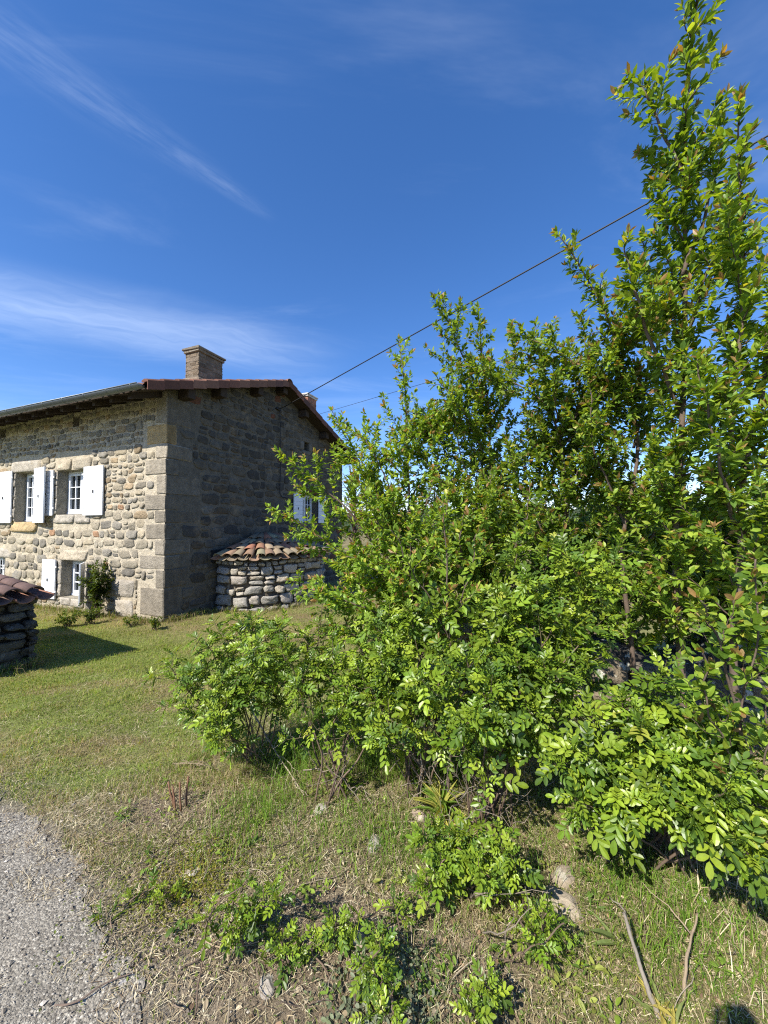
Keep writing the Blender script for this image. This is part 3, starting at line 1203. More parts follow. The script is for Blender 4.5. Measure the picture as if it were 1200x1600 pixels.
def shutter(hx, z0, z1, w, dirx, ang, MP=FRONT, off=.045, parent=house):
    """board shutter hinged at u = hx, opening towards dirx, ang degrees off the wall"""
    ca, sa = math.cos(math.radians(ang)), math.sin(math.radians(ang))
    th = .032
    def T(V):                                     # V: (along, v, thickness)
        u = hx + dirx * (V[:, 0] * ca) - dirx * V[:, 2] * sa * 0
        o = off + V[:, 0] * sa + V[:, 2] * ca
        u = u - dirx * V[:, 2] * sa
        return MP(np.stack([u, V[:, 1], o], -1))
    mb = MB()
    n = max(6, int((z1 - z0) / .125))
    for k in range(n):
        a = z0 + (z1 - z0) * k / n
        b = z0 + (z1 - z0) * (k + 1) / n
        mb.box((.004, a + .0025, 0.006), (w, b - .0025, th), (1, 1, 1), .0025, T)
    mb.box((.006, z0 + .01, 0), (w - .002, z1 - .01, th - .014), (1, 1, 1), 0, T)
    s_ = mb.build('shutter', M_WHITE, parent)
    for zz in (z0 + .18, z1 - .18):
        hb = MB()
        hb.box((-.05, zz - .02, th - .012), (.05, zz + .02, th + .008), (1, 1, 1), .004, T)
        hb.build('hinge', M_WHITE, s_)
    hb = MB()
    zz = (z0 + z1) / 2 - .02
    hb.box((w * .52, zz - .035, th + .001), (w * .52 + .022, zz + .035, th + .02), (1, 1, 1), .004, T)
    hb.build('catch', M_IRON, s_)
    return s_


shutter(W1[0] - .06, 1.66, 3.04, .70, -1, 0)
shutter(W2[0] - .06, 1.84, 2.96, .55, -1, 0)
shutter(W1[1] - .02, 1.66, 3.04, .66, 1, 9, off=.06)
shutter(W2[1] - .02, 1.83, 2.97, .71, 1, 0)
shutter(W3[0] - .14, -.18, .77, .54, -1, 0)
shutter(W3[1] + .13, -.18, .75, .50, 1, 38, off=.05)
shutter(W0[0] - .06, 1.66, 3.04, .58, -1, 0)
shutter(W0[1] + .02, 1.66, 3.04, .58, 1, 0)
shutter(GW[0] - .01, 1.68, 2.64, .47, -1, 0, GABLE)
shutter(GW[1] + .01, 1.68, 2.64, .47, 1, 0, GABLE)

# black supply cable clipped down the gable and its bracket
mb = MB()
mb.tube([(.05, 3.66, 5.05), (.052, 3.68, 4.6), (.05, 3.72, 3.4), (.052, 3.70, 2.56), (.055, 3.78, 2.46), (.055, 4.15, 2.44), (.05, 4.28, 2.36), (.05, 4.28, 2.2)], .014, 6)
mb.build('wall_cable', M_CABLE, house)
mb = MB()
mb.tube([(-.05, 3.60, 5.06), (.10, 3.60, 5.06), (.22, 3.62, 5.10)], .014, 6)
mb.box((.03, 3.50, 5.03), (.08, 3.70, 5.09), (1, 1, 1), .006)
mb.build('cable_bracket', M_IRON, house)
# dark box added low on the gable for a dark recess with wire
mb = MB()
mb.box((.028, 1.18, .72), (.10, 1.52, 1.02), (1, 1, 1), .01)
mb.build('dark_recess_box', M_DARK, house)


# ------------------------------------------------------------------ rounded oven annex against the gable
oven = thing('stone_oven_house', 'rounded dry stone bread oven with mossy canal tiles, built against the shaded gable', 'outbuilding', (HX0, HY0, 0), HA, local=True)
OCY, OCX, OR = 2.98, 0.05, 1.63
OZ0, OZ1 = -0.75, 0.80


def OMAP(V):                                       # u = arc length, v = z, out
    t = V[:, 0] / OR
    rr = OR + V[:, 2]
    return np.stack([OCX + rr * np.sin(t), OCY - rr * np.cos(t), V[:, 1]], -1)


mb = MB()
L = OR * math.pi
us = np.linspace(0, L, 70)
V, f = [], []
for vv in (OZ0, OZ1):
    V += [(u, vv, -.03) for u in us]
for j in range(69):
    f.append((j, j + 1, 71 + j, 70 + j))
mb.add(OMAP(np.array(V)), f, (0.10, 0.085, 0.065))
OPAL = np.array([(0.36, 0.325, 0.265), (0.33, 0.31, 0.27), (0.40, 0.35, 0.27), (0.28, 0.265, 0.235), (0.38, 0.34, 0.29)])
masonry(mb, 0, L, OZ0, OZ1 - .03, [], OMAP, np.random.default_rng(3), .19, .29, .060, .012, asp=(.9, 1.9), sq=4.5, rough=.2, warp=.03, cols=lambda r: OPAL[r.integers(5)] * r.uniform(.8, 1.1))
mb.build('wall', M_OVEN, oven, True)

mb = MB()                                          # eave slab under the tiles
n = 40
a = np.linspace(0, math.pi, n)
V = []
for rr, z in ((OR - .1, OZ1 - .03), (OR + .09, OZ1 - .03), (OR + .09, OZ1 + .015), (OR - .1, OZ1 + .015)):
    V += [(OCX + rr * math.sin(t), OCY - rr * math.cos(t), z) for t in a]
f = []
for j in range(n - 1):
    for k in range(4):
        k2 = (k + 1) % 4
        f.append((k * n + j, k * n + j + 1, k2 * n + j + 1, k2 * n + j))
mb.add(np.array(V), f)
rb = mb.build('roof', M_WOOD, oven)
mb = MB()
OT = np.array([(0.29, 0.13, 0.08), (0.24, 0.155, 0.10), (0.22, 0.18, 0.12), (0.26, 0.20, 0.13), (0.31, 0.165, 0.10), (0.19, 0.15, 0.10), (0.23, 0.21, 0.13)])
Z_AP = 1.36


def canal(mb, p0, p1, w0, w1, h, col, up=(0, 0, 1), inv=False):
    """one half round tile from p0 (low end) to p1 (high end)"""
    p0, p1 = np.array(p0, float), np.array(p1, float)
    d = p1 - p0
    d /= np.linalg.norm(d)
    sd = np.cross(d, np.array(up, float))
    sd /= np.linalg.norm(sd)
    nn = np.cross(sd, d)
    if inv:
        nn = -nn
    n = 8
    t = np.linspace(0, math.pi, n)
    V = []
    for p, w in ((p0, w0), (p1, w1)):
        for th in (0, .014):
            V += [p + sd * (w / 2 - th) * math.cos(x) + nn * (h * (w / w0) - th) * math.sin(x) for x in t]
    f = []
    for j in range(n - 1):
        f += [(j, j + 1, 2 * n + j + 1, 2 * n + j), (n + j, 3 * n + j, 3 * n + j + 1, n + j + 1), (j, n + j, n + j + 1, j + 1), (2 * n + j, 2 * n + j + 1, 3 * n + j + 1, 3 * n + j)]
    f += [(0, 2 * n, 3 * n, n), (n - 1, 2 * n - 1, 4 * n - 1, 3 * n - 1)]
    mb.add(np.array(V), f, col)


r = np.random.default_rng(8)
NR = 24
for row in range(4):
    fr0, fr1 = row / 5.0 - .03, (row + 1.3) / 5.0
    rr0, rr1 = (OR + .20) * (1 - fr0), max((OR + .20) * (1 - fr1), .02)
    nt = max(5, int(NR * (1 - row / 5.6)))
    for k in range(nt + 1):
        t = math.pi * (k + .0) / nt
        for inv in (False, True):
            tt = t + (math.pi / nt / 2 if inv else 0) + r.uniform(-.02, .02)
            if tt < 0.02 or tt > math.pi - .02:
                continue
            j = r.uniform(-.04, .04)
            z0 = OZ1 + .05 + (Z_AP - OZ1) * fr0 + (0 if inv else .055) + r.uniform(-.012, .012)
            z1 = OZ1 + .05 + (Z_AP - OZ1) * min(fr1, 1) + (0 if inv else .035)
            w = math.pi * rr0 / nt * (1.02 if not inv else .95)
            w = min(w, .23)
            p0 = (OCX + (rr0 + j) * math.sin(tt), OCY - (rr0 + j) * math.cos(tt), z0)
            p1 = (OCX + rr1 * math.sin(tt), OCY - rr1 * math.cos(tt), z1)
            if p0[0] < .04 or p1[0] < .03:
                continue
            canal(mb, p0, p1, w, w * .8, .075 if not inv else .05, OT[r.integers(len(OT))] * r.uniform(.75, 1.1), inv=inv)
# solid bed below the tiles
a = np.linspace(0, math.pi, 40)
V = [(OCX + (OR + .08) * math.sin(t), OCY - (OR + .08) * math.cos(t), OZ1 + .02) for t in a] + [(OCX, OCY, Z_AP - .02)]
mb.add(np.array(V), [(j, j + 1, 40) for j in range(39)], (.12, .09, .07))
mb.build('roof_tiles', M_TILE, rb, True)

# ------------------------------------------------------------------ low wall end with tiled coping, left edge
WP = np.array((-4.75, 5.3))
lw = thing('low_stone_wall', 'low shaded stone wall end with clay tile coping at the left edge of the lawn', 'wall', (WP[0], WP[1], 0), HA, local=True)
LWZ0, LWZ1 = -.7, .60
mb = MB()
mb.box((-3.4, -.88, LWZ0), (-.06, -.06, LWZ1 - .02), (0.10, 0.085, 0.07))
r = np.random.default_rng(6)
dk = lambda r: OPAL[r.integers(5)] * r.uniform(.5, .8)  # lowered stone tones, shade painted into the low wall
masonry(mb, -.92, 0.0, LWZ0, LWZ1, [], lambda V: np.stack([V[:, 2] - .05 + .05 * np.sin(V[:, 1] * 9), V[:, 0], V[:, 1]], -1), r, .09, .17, .09, .012, asp=(1.3, 3.4), sq=4, rough=.14, cols=dk)
masonry(mb, -3.4, 0.0, LWZ0, LWZ1, [], lambda V: np.stack([V[:, 0], V[:, 2] - .05, V[:, 1]], -1) * np.array((1, -1, 1)) + np.array((0, -.92, 0)) * 0, r, .09, .17, .09, .012, asp=(1.3, 3.0), sq=4, rough=.14, cols=dk) if False else None
masonry(mb, -3.4, 0.0, LWZ0, LWZ1, [], lambda V: np.stack([V[:, 0], -.88 - V[:, 2], V[:, 1]], -1), r, .09, .17, .06, .012, asp=(1.3, 3.0), sq=4, rough=.14, cols=dk)
masonry(mb, -3.4, 0.0, LWZ0, LWZ1, [], lambda V: np.stack([V[:, 0], -.06 + V[:, 2], V[:, 1]], -1), r, .09, .17, .06, .012, asp=(1.3, 3.0), sq=4, rough=.14, cols=dk)
mb.build('masonry', M_SHADESTONE, lw, True)
mb = MB()
y = -.98
k = 0
while y < .10:                                      # tiles run down towards the end face (+x)
    for row in range(9):
        x1 = .16 - row * .34
        for inv in (True, False):
            yy = y + (.11 if inv else 0)
            z0 = LWZ1 + .06 + row * .045 + (0 if inv else .05) + r.uniform(-.01, .01)
            canal(mb, (x1 + r.uniform(-.03, .03), yy, z0), (x1 - .42, yy, z0 + .055), .21, .17, .075, np.array((0.15, 0.095, 0.08)) * r.uniform(.6, 1.2) if r.random() > .04 else np.array((.22, .11, .075)), inv=inv)
    y += .22
mb.box((-3.4, -.95, LWZ1 - .01), (.04, .04, LWZ1 + .03), (.1, .08, .07))
mb.build('coping_tiles', M_TILE, lw, True)

# ------------------------------------------------------------------ rubble wall behind the shrubs on the right
RWA, RWB = at(700, 1120, 3.9)[:2], at(1330, 1080, 3.2)[:2]
rd = (RWB - RWA) / np.linalg.norm(RWB - RWA)
rn = np.array((rd[1], -rd[0]))
RL = float(np.linalg.norm(RWB - RWA)) + 1.2
rw = thing('rubble_wall', 'tumbledown dry stone wall with pale lichen glimpsed behind the shrubs', 'wall', (RWA[0], RWA[1], 0))


def RMAP(V):
    out = V[:, 2] + .08 * np.sin(V[:, 0] * 3.1) - (V[:, 1] + .3) * .12
    xy = RWA[None] + rd[None] * V[:, :1] + rn[None] * out[:, None]
    return np.concatenate([xy, V[:, 1:2]], 1)


mb = MB()
r = np.random.default_rng(14)
rtop = lambda u: .62 + .18 * math.sin(u * 2.3 + 1) + .10 * math.sin(u * 5.1)
us = np.linspace(0, RL, 40)
V, f = [], []
for dd, zf in ((-.02, 0), (-.02, 1), (-.5, 1), (-.5, 0)):
    V += [(u, -.6 if not zf else rtop(u) - .12, dd) for u in us]
for j in range(39):
    for k in range(3):
        f.append((k * 40 + j, k * 40 + j + 1, (k + 1) * 40 + j + 1, (k + 1) * 40 + j))
mb.add(RMAP(np.array(V)), f, (.07, .062, .05))
masonry(mb, 0, RL, -.55, .95, [], RMAP, r, .14, .30, .14, .015, rtop, asp=(.9, 2.0), sq=2.8, rough=.18, cols=lambda r: OPAL[r.integers(5)] * np.array((1.0, .93, .82)) * r.uniform(.5, .95))
mb.build('masonry', M_RUBBLE, rw, True)


# ------------------------------------------------------------------ cables in the air
def cable(name, P, rad, label, sag=.0):
    P = np.array(P)
    t = np.linspace(0, 1, 60)
    pts = P[0] + (P[1] - P[0]) * t[:, None]
    pts[:, 2] -= sag * 4 * t * (1 - t)
    mb = MB()
    mb.tube(pts, rad, 6)
    return tag(mb.build(name, M_CABLE, None, True), label, 'cable')


ga = hworld(.22, 3.62, 5.10)
gb = at(1200, 212, 5.0)
cable('overhead_cable', (ga, ga + (gb - ga) * 1.6), .0135, 'thick black cable running from the house gable up across the sky')
ga = at(482, 652, 24.0)
gb = at(1040, 488, 11.0)
cable('overhead_wire', (ga, ga + (gb - ga) * 1.35), .010, 'thin faint wire low in the sky, emerging behind the roof and lost among the leaves')

# ------------------------------------------------------------------ plants
LEAF = {}


def leaf_template(kind_):
    if kind_ == 'plum':
        sec = [(0.0, 0), (.28, .40), (.62, .44), (1.0, 0)]
        fold, arch = .22, .16
    elif kind_ == 'round':
        sec = [(0.0, 0), (.22, .40), (.60, .52), (.86, .30), (1.0, 0)]
        fold, arch = .18, .16
    elif kind_ == 'rose':
        sec = [(0.0, 0), (.20, .28), (.58, .43), (.86, .29), (1.0, .02)]
        fold, arch = .45, .14
    else:
        sec = [(0.0, 0), (.35, .5), (.7, .42), (1.0, 0)]
        fold, arch = .25, .25
    v, f = [], []
    v.append((0, 0, 0))
    prev = None
    for t, w in sec[1:-1]:
        i = len(v)
        z = -arch * t * t
        v += [(t, w / 2 * 1.0, z + fold * w / 2), (t, 0, z), (t, -w / 2, z + fold * w / 2)]
        if prev is None:
            f += [(0, i, i + 1), (0, i + 1, i + 2)]
        else:
            f += [(prev, i, i + 1, prev + 1), (prev + 1, i + 1, i + 2, prev + 2)]
        prev = i
    i = len(v)
    v.append((1, 0, -arch))
    f += [(prev, i, prev + 1), (prev + 1, i, prev + 2)]
    return np.array(v), f


class Leaves:
    def __init__(s, kind_):
        s.k = kind_
        s.p, s.d, s.u, s.l, s.w, s.c = [], [], [], [], [], []

    def add(s, p, d, u, l, w, c):
        """arrays of leaf bases, directions, up vectors, lengths, width factors, colours"""
        s.p.append(np.atleast_2d(p)); s.d.append(np.atleast_2d(d)); s.u.append(np.atleast_2d(u))
        n = len(s.p[-1])
        s.l.append(np.broadcast_to(l, (n,))); s.w.append(np.broadcast_to(w, (n,))); s.c.append(np.broadcast_to(c, (n, 3)))

    def count(s):
        return sum(len(x) for x in s.p)

    def build(s, name, mat, parent):
        P, D, U = (np.concatenate(x) for x in (s.p, s.d, s.u))
        Ln, Wn, C = np.concatenate(s.l), np.concatenate(s.w), np.concatenate(s.c)
        X = D / np.maximum(np.linalg.norm(D, axis=1, keepdims=True), 1e-9)
        Y = np.cross(U, X)
        Y /= np.maximum(np.linalg.norm(Y, axis=1, keepdims=True), 1e-6)
        Z = np.cross(X, Y)
        tv, tf = leaf_template(s.k)
        # every leaf its own curl
        curl = rng.uniform(.3, 1.8, len(P))[:, None]
        fo = rng.uniform(.4, 1.7, len(P))[:, None]
        zz = np.where(tv[None, :, 1] != 0, tv[None, :, 2] + np.abs(tv[None, :, 1]) * .25 * (fo - 1), tv[None, :, 2]) * 1.0
        zz = zz - (curl - 1) * .14 * tv[None, :, 0] ** 2
        V = P[:, None] + Ln[:, None, None] * (tv[None, :, 0, None] * X[:, None] + (Wn[:, None] * tv[None, :, 1])[..., None] * Y[:, None] + zz[..., None] * Z[:, None])
        nv = len(tv)
        off = np.arange(len(P))[:, None] * nv
        fs = []
        for k in (3, 4):
            t = np.array([f for f in tf if len(f) == k])
            if len(t):
                fs.append((off[:, :, None] + t[None]).reshape(-1, k))
        return mesh_np(name, V, fs, mat, parent, np.repeat(C, nv, axis=0), False)


def unit(v):
    v = np.asarray(v, float)
    return v / np.maximum(np.linalg.norm(v, axis=-1, keepdims=True), 1e-9)


def spline(P, n, wob=0.0, r=rng):
    """smooth curve through points"""
    P = np.asarray(P, float)
    if len(P) == 2:
        t = np.linspace(0, 1, n)[:, None]
        out = P[0] * (1 - t) + P[1] * t
    else:
        Q = np.concatenate([[2 * P[0] - P[1]], P, [2 * P[-1] - P[-2]]])
        out = []
        m = len(P) - 1
        for t in np.linspace(0, m - 1e-6, n):
            i = int(t)
            f = t - i
            a, b, c, d = Q[i:i + 4]
            out.append(.5 * (2 * b + (c - a) * f + (2 * a - 5 * b + 4 * c - d) * f * f + (3 * b - 3 * c + d - a) * f ** 3))
        out = np.array(out)
    if wob > 0:
        ph = r.uniform(0, 6.28, 6)
        t = np.linspace(0, 1, n)
        for ax in range(3):
            out[:, ax] += wob * (np.sin(t * 9 + ph[ax]) - math.sin(ph[ax])) * .6 + wob * .4 * (np.sin(t * 23 + ph[ax + 3]) - math.sin(ph[ax + 3]))
    return out


def plum_cols(n, r, young=0.0, dark=1.0):
    base = np.array([(0.145, 0.240, 0.026), (0.180, 0.290, 0.030), (0.220, 0.325, 0.038), (0.085, 0.160, 0.022), (0.285, 0.370, 0.046)])
    c = base[r.integers(0, 5, n)] * r.uniform(.75, 1.2, (n, 1))
    yl = r.random(n) < .02
    c[yl] = np.array((0.40, 0.39, 0.06))
    y = r.random(n) < young
    c[y] = np.array((0.30, 0.185, 0.07)) * r.uniform(.7, 1.25, (int(y.sum()), 1))
    return c * dark


def rose_cols(n, r, young=.12):
    base = np.array([(0.125, 0.210, 0.018), (0.165, 0.250, 0.022), (0.082, 0.148, 0.020), (0.215, 0.305, 0.026)])
    c = base[r.integers(0, 4, n)] * r.uniform(.62, 1.25, (n, 1))
    yl = r.random(n) < .010
    c[yl] = np.array((0.30, 0.33, 0.05))
    y = r.random(n) < young
    c[y] = np.array((0.25, 0.33, 0.03)) * r.uniform(.8, 1.1, (int(y.sum()), 1))
    return c


BARK_P = np.array((0.115, 0.085, 0.065))
BARK_T = np.array((0.085, 0.06, 0.045))


def leaf_shoot(lv, pts, r, size, dens, young, kind_w=1.0, skip=0.0, dark=1.0):
    """leaves spiralling round a shoot, a tuft of young ones at its tip"""
    seg = np.linalg.norm(np.diff(pts, axis=0), axis=1)
    cum = np.concatenate([[0], np.cumsum(seg)])
    L = cum[-1]
    n = max(3, int(L * (1 - skip) * dens))
    s_ = np.sort(L * skip + r.random(n) * L * (1 - skip))
    p = np.stack([np.interp(s_, cum, pts[:, k]) for k in range(3)], -1)
    tg = unit(np.gradient(pts, axis=0))
    t = unit(np.stack([np.interp(s_, cum, tg[:, k]) for k in range(3)], -1))
    ref = unit(np.cross(t, np.array((.3, .5, .81))))
    b = np.cross(t, ref)
    a = np.arange(n) * 2.4 + r.uniform(0, 6) + r.normal(0, .4, n)
    rad = np.cos(a)[:, None] * ref + np.sin(a)[:, None] * b
    el = r.uniform(.35, 1.15, n)[:, None]
    d = t * np.cos(el) + rad * np.sin(el) + np.array((0, 0, -.15)) + r.normal(0, .18, (n, 3))
    up = unit(rad * -.35 + np.array((-.18, -.2, .85)) + r.normal(0, .35, (n, 3)))
    rel = s_ / max(L, 1e-6)
    l = size * r.uniform(.65, 1.15, n) * (1 - .25 * rel)
    lv.add(p + rad * .006, d, up, l, kind_w * r.uniform(.85, 1.15, n), plum_cols(n, r, 0.0, dark))
    m = r.integers(4, 8)
    tip = pts[-1]
    tt = tg[-1]
    d = unit(tt * .9 + r.normal(0, .42, (m, 3)))
    lv.add(np.repeat(tip[None], m, 0), d, unit(r.normal(0, 1, (m, 3)) + np.array((0, 0, .4))), size * r.uniform(.45, .95, m), kind_w * .8, plum_cols(m, r, young, dark))


def plum(name, label, stems, seed, size=.055, cat='tree', r0=.02, dens=140, side=(.18, .55), every=.055, young=.4, start=.12, kind_='plum', kw=1.0, group=None, dark=1.0, twig=True, bias=(0, 0, 0), extra=0, ex=(.45, .95), bside=.72):
    """stems: list of lists of points. Leaves grow on the side shoots and on the upper stem."""
    r = np.random.default_rng(seed)
    base = np.array(stems[0][0], float)
    base = np.array((base[0], base[1], float(ground_z(base[0], base[1])) - .02))
    th = thing(name, label, cat, base, group=group)
    wood, lv = MB(), Leaves(kind_)
    stems = list(stems)
    main = spline(stems[0], 40)
    for k in range(extra):
        i = int(r.uniform(.22, .72) * 39)
        a = r.uniform(0, 6.28)
        d = np.array((math.cos(a), math.sin(a) * .8, r.uniform(.3, 1.2)))
        e = main[i] + d * r.uniform(*ex)
        stems.append([main[i], (main[i] + e) / 2 + np.array((0, 0, .04)), e])
    for si, st in enumerate(stems):
        n = 34
        pts = spline(st, n, .012, r)
        seg = np.linalg.norm(np.diff(pts, axis=0), axis=1)
        L = seg.sum()
        ra = (r0 if si == 0 else r0 * .6) * min(1.0, .5 + L / 4)
        rad = np.linspace(ra, .003, n) ** 1.0
        wood.tube(pts, rad, 7, BARK_P * r.uniform(.8, 1.15))
        tg = unit(np.gradient(pts, axis=0))
        cum = np.concatenate([[0], np.cumsum(seg)])
        s0 = start * L if si == 0 else .05 * L
        leaf_shoot(lv, pts[int(n * .55):], r, size, dens * .9, young, kw, 0, dark)
        s_ = s0
        az = r.uniform(0, 6.28)
        while s_ < L * .97:
            rel = s_ / L
            p = np.array([np.interp(s_, cum, pts[:, k]) for k in range(3)])
            t = unit(np.array([np.interp(s_, cum, tg[:, k]) for k in range(3)]))
            az += 2.4 + r.normal(0, .5)
            ref = unit(np.cross(t, np.array((.2, .9, .3))))
            b = np.cross(t, ref)
            o = math.cos(az) * ref + math.sin(az) * b
            shp = (math.sin(math.pi * min(1, (.15 + .85 * rel))) ** .6) if rel < .6 else (1 - rel) / .4 * .85 + .15
            sl = r.uniform(*side) * (.35 + .65 * shp) * (1.0 if si == 0 else bside) * (1.0 if rel < .8 else .65)
            d = unit(o * r.uniform(.7, 1.1) + t * r.uniform(.5, 1.0) + np.array(bias) + np.array((0, 0, .1)))
            end = p + d * sl + np.array((0, 0, .10 * sl))
            mid = p + d * sl * .5 - np.array((0, 0, .03 * sl))
            sp = spline([p, mid, end], 9, .006, r)
            wood.tube(sp, np.linspace(max(.0022, ra * .22), .0013, 9), 4, BARK_T * r.uniform(.8, 1.3), False)
            leaf_shoot(lv, sp, r, size, dens, young, kw, .08, dark)
            if twig and sl > .22:
                for q_ in range(int(sl / .09)):
                    i = r.integers(2, 8)
                    dd = unit(d * .6 + r.normal(0, .6, 3) + np.array((0, 0, .2)))
                    tl = r.uniform(.06, .20) * (.6 + sl)
                    s2 = spline([sp[i], sp[i] + dd * tl * .5, sp[i] + dd * tl + np.array((0, 0, .02))], 6, .003, r)
                    wood.tube(s2, np.linspace(.0017, .001, 6), 3, BARK_T, False)
                    leaf_shoot(lv, s2, r, size * .92, dens * 1.05, young * .8, kw, 0, dark)
            s_ += every * r.uniform(.6, 1.4)
    wood.build('trunk', M_BARK, th, True)
    lv.build('crown', M_PLUM, th)
    COUNT.append((name, lv.count()))
    return th


COUNT = []


def rose_leaves(lv, p, d, up, r, L, young):
    """compound leaf: rachis with paired leaflets and one at the end"""
    n = len(p)
    X = unit(d)
    Y = unit(np.cross(up, X))
    Z = np.cross(X, Y)
    base = rose_cols(n, r, young)
    lv.add(p, X - Z * .15, Z, L, .035 / 1.0, base * .9)
    droop = r.uniform(.05, .35, n)[:, None]
    foldy = r.uniform(-.1, .55, n)[:, None]
    for t, sc in ((.34, .75), (.60, .95), (.84, 1.0)):
        q_ = p + X * (L * t)[:, None] - Z * droop * (L * t * t)[:, None]
        for sg in (-1, 1):
            dd = X * r.uniform(.55, .85, (n, 1)) + Y * sg * .75 + Z * (foldy * .7 - droop * .5) + r.normal(0, .06, (n, 3))
            lv.add(q_, dd, Z - sg * Y * foldy, L * .40 * sc * r.uniform(.9, 1.1, n), 1.12, base * r.uniform(.92, 1.08, (n, 1)))
    q_ = p + X * L[:, None] * .97 - Z * droop * L[:, None]
    lv.add(q_, X - Z * droop * .8, Z, L * .44, 1.12, base)


def rosette(lv, p, axis, r, n, L, young=.12):
    ax = unit(axis)
    ref = unit(np.cross(ax, np.array((.31, .77, .2))))
    b = np.cross(ax, ref)
    a = np.arange(n) * 2.399 + r.uniform(0, 6)
    el = np.linspace(1.35, .35, n) + r.normal(0, .12, n)
    rad = np.cos(a)[:, None] * ref + np.sin(a)[:, None] * b
    d = ax * np.cos(el)[:, None] + rad * np.sin(el)[:, None] + np.array((0, 0, -.10))
    up = unit(ax - rad * .3 + np.array((-.15, -.2, .35)))
    base = p - ax * np.linspace(.035, 0, n)[:, None] * 1.2
    rose_leaves(lv, base, d, up, r, L * np.linspace(1.15, .55, n) * r.uniform(.7, 1.2, n), young)


def rose(name, label, base, tips, seed, L=.085, shoots=9, sl=(.10, .30), r0=.006, cat='shrub', group=None, nros=6, bare=.3, extra_dead=3):
    r = np.random.default_rng(seed)
    base = np.array((base[0], base[1], float(ground_z(base[0], base[1])) - .01))
    th = thing(name, label, cat, base, group=group)
    wood, lv = MB(), Leaves('rose')
    for tp in tips:
        tp = np.array(tp, float)
        b0 = base + np.array((r.normal(0, .07), r.normal(0, .07), 0))
        b0[2] = float(ground_z(b0[0], b0[1])) - .01
        h = tp[2] - b0[2]
        mid = b0 * .5 + tp * .5 + np.array((r.normal(0, .05), r.normal(0, .05), .10 * abs(h)))
        pts = spline([b0, mid, tp], 20, .012, r)
        Ls = np.linalg.norm(np.diff(pts, axis=0), axis=1).sum()
        wood.tube(pts, np.linspace(r0, .0025, 20), 6, np.array((.12, .085, .06)) * r.uniform(.7, 1.3), False)
        tg = unit(np.gradient(pts, axis=0))
        rosette(lv, pts[-1], tg[-1] + np.array((-.15, -.25, .5)), r, nros + 1, L)
        ns = max(2, int(shoots * (.4 + Ls)))
        for k in range(ns):
            f = bare + (1 - bare) * (k + r.random()) / ns
            i = min(18, int(f * 19))
            d = unit(tg[i] * .5 + r.normal(0, .75, 3) + np.array((-.1, -.18, .35)))
            s_ = r.uniform(*sl)
            e = pts[i] + d * s_ + np.array((0, 0, .15 * s_))
            sp = spline([pts[i], (pts[i] + e) / 2 - np.array((0, 0, .02)), e], 7, .004, r)
            wood.tube(sp, np.linspace(.003, .0016, 7), 4, np.array((.10, .085, .045)) * r.uniform(.7, 1.2), False)
            rosette(lv, e, d + np.array((-.15, -.25, .55)), r, nros, L)
            m = r.integers(1, 4)
            for q_ in range(m):
                j = r.integers(2, 6)
                dd = unit(d * .3 + r.normal(0, .7, 3) + np.array((-.1, -.15, .3)))
                rosette(lv, sp[j] + dd * .02, dd + np.array((0, 0, .4)), r, max(2, nros - 3), L * .85)
    for k in range(extra_dead):
        d = unit(np.array((r.normal(0, .8), r.normal(-.2, .6), r.uniform(.25, 1.0))))
        s_ = r.uniform(.2, .5)
        p = base + np.array((r.normal(0, .1), r.normal(0, .1), r.uniform(.05, .2)))
        pts = spline([p, p + d * s_ * .5 + r.normal(0, .03, 3), p + d * s_], 9, .012, r)
        wood.tube(pts, np.linspace(.0035, .0012, 9), 4, np.array((.24, .20, .15)) * r.uniform(.6, 1.2), False)
        for q_ in range(3):
            i = r.integers(3, 8)
            e = pts[i] + unit(d + r.normal(0, .6, 3)) * r.uniform(.06, .16)
            wood.tube([pts[i], (pts[i] + e) / 2 + r.normal(0, .008, 3), e], [.002, .0015, .001], 3, np.array((.24, .20, .15)), False)
    wood.build('stems', M_BARK, th, True)
    lv.build('foliage', M_ROSE, th)
    COUNT.append((name, lv.count()))
    return th


def path(*pts):
    return [at(*p) for p in pts]


GP = 'wild plum trees along the old wall'
plum('plum_tree', 'tallest wild plum on the right, its leader rising out of the top of the photo', [
    path((1085, 1240, 2.5), (1058, 1050, 2.5), (1052, 860, 2.45), (1064, 600, 2.4), (1072, 400, 2.3), (1066, 250, 2.2), (1075, 100, 2.1), (1088, -80, 2.0)),
    path((1066, 270, 2.2), (1034, 190, 2.15), (984, 108, 2.1)),
    path((1066, 430, 2.3), (1110, 300, 2.25), (1118, 190, 2.2)),
    path((1062, 640, 2.4), (1010, 520, 2.3), (985, 430, 2.25), (975, 378, 2.25)),
    path((1062, 560, 2.4), (1110, 420, 2.2), (1150, 330, 2.1)),
], 101, bside=.5, size=.068, r0=.026, group=GP, side=(.14, .46), every=.056, start=.2)
plum('plum_tree', 'wild plum at the right edge of the photo, with two bare grey trunks', [
    path((1190, 1270, 2.15), (1150, 1050, 2.1), (1165, 800, 2.1), (1150, 640, 2.05), (1168, 450, 2.0), (1155, 300, 2.0), (1165, 150, 1.95)),
    path((1160, 760, 2.1), (1200, 560, 2.1), (1230, 350, 2.1), (1215, 190, 2.05)),
    path((1260, 1200, 2.2), (1245, 800, 2.2), (1260, 500, 2.2), (1290, 250, 2.2)),
    path((1150, 820, 2.1), (1120, 700, 1.95), (1090, 560, 1.9)),
], 102, bside=.6, size=.068, r0=.022, group=GP, side=(.14, .48), every=.056, start=.22)
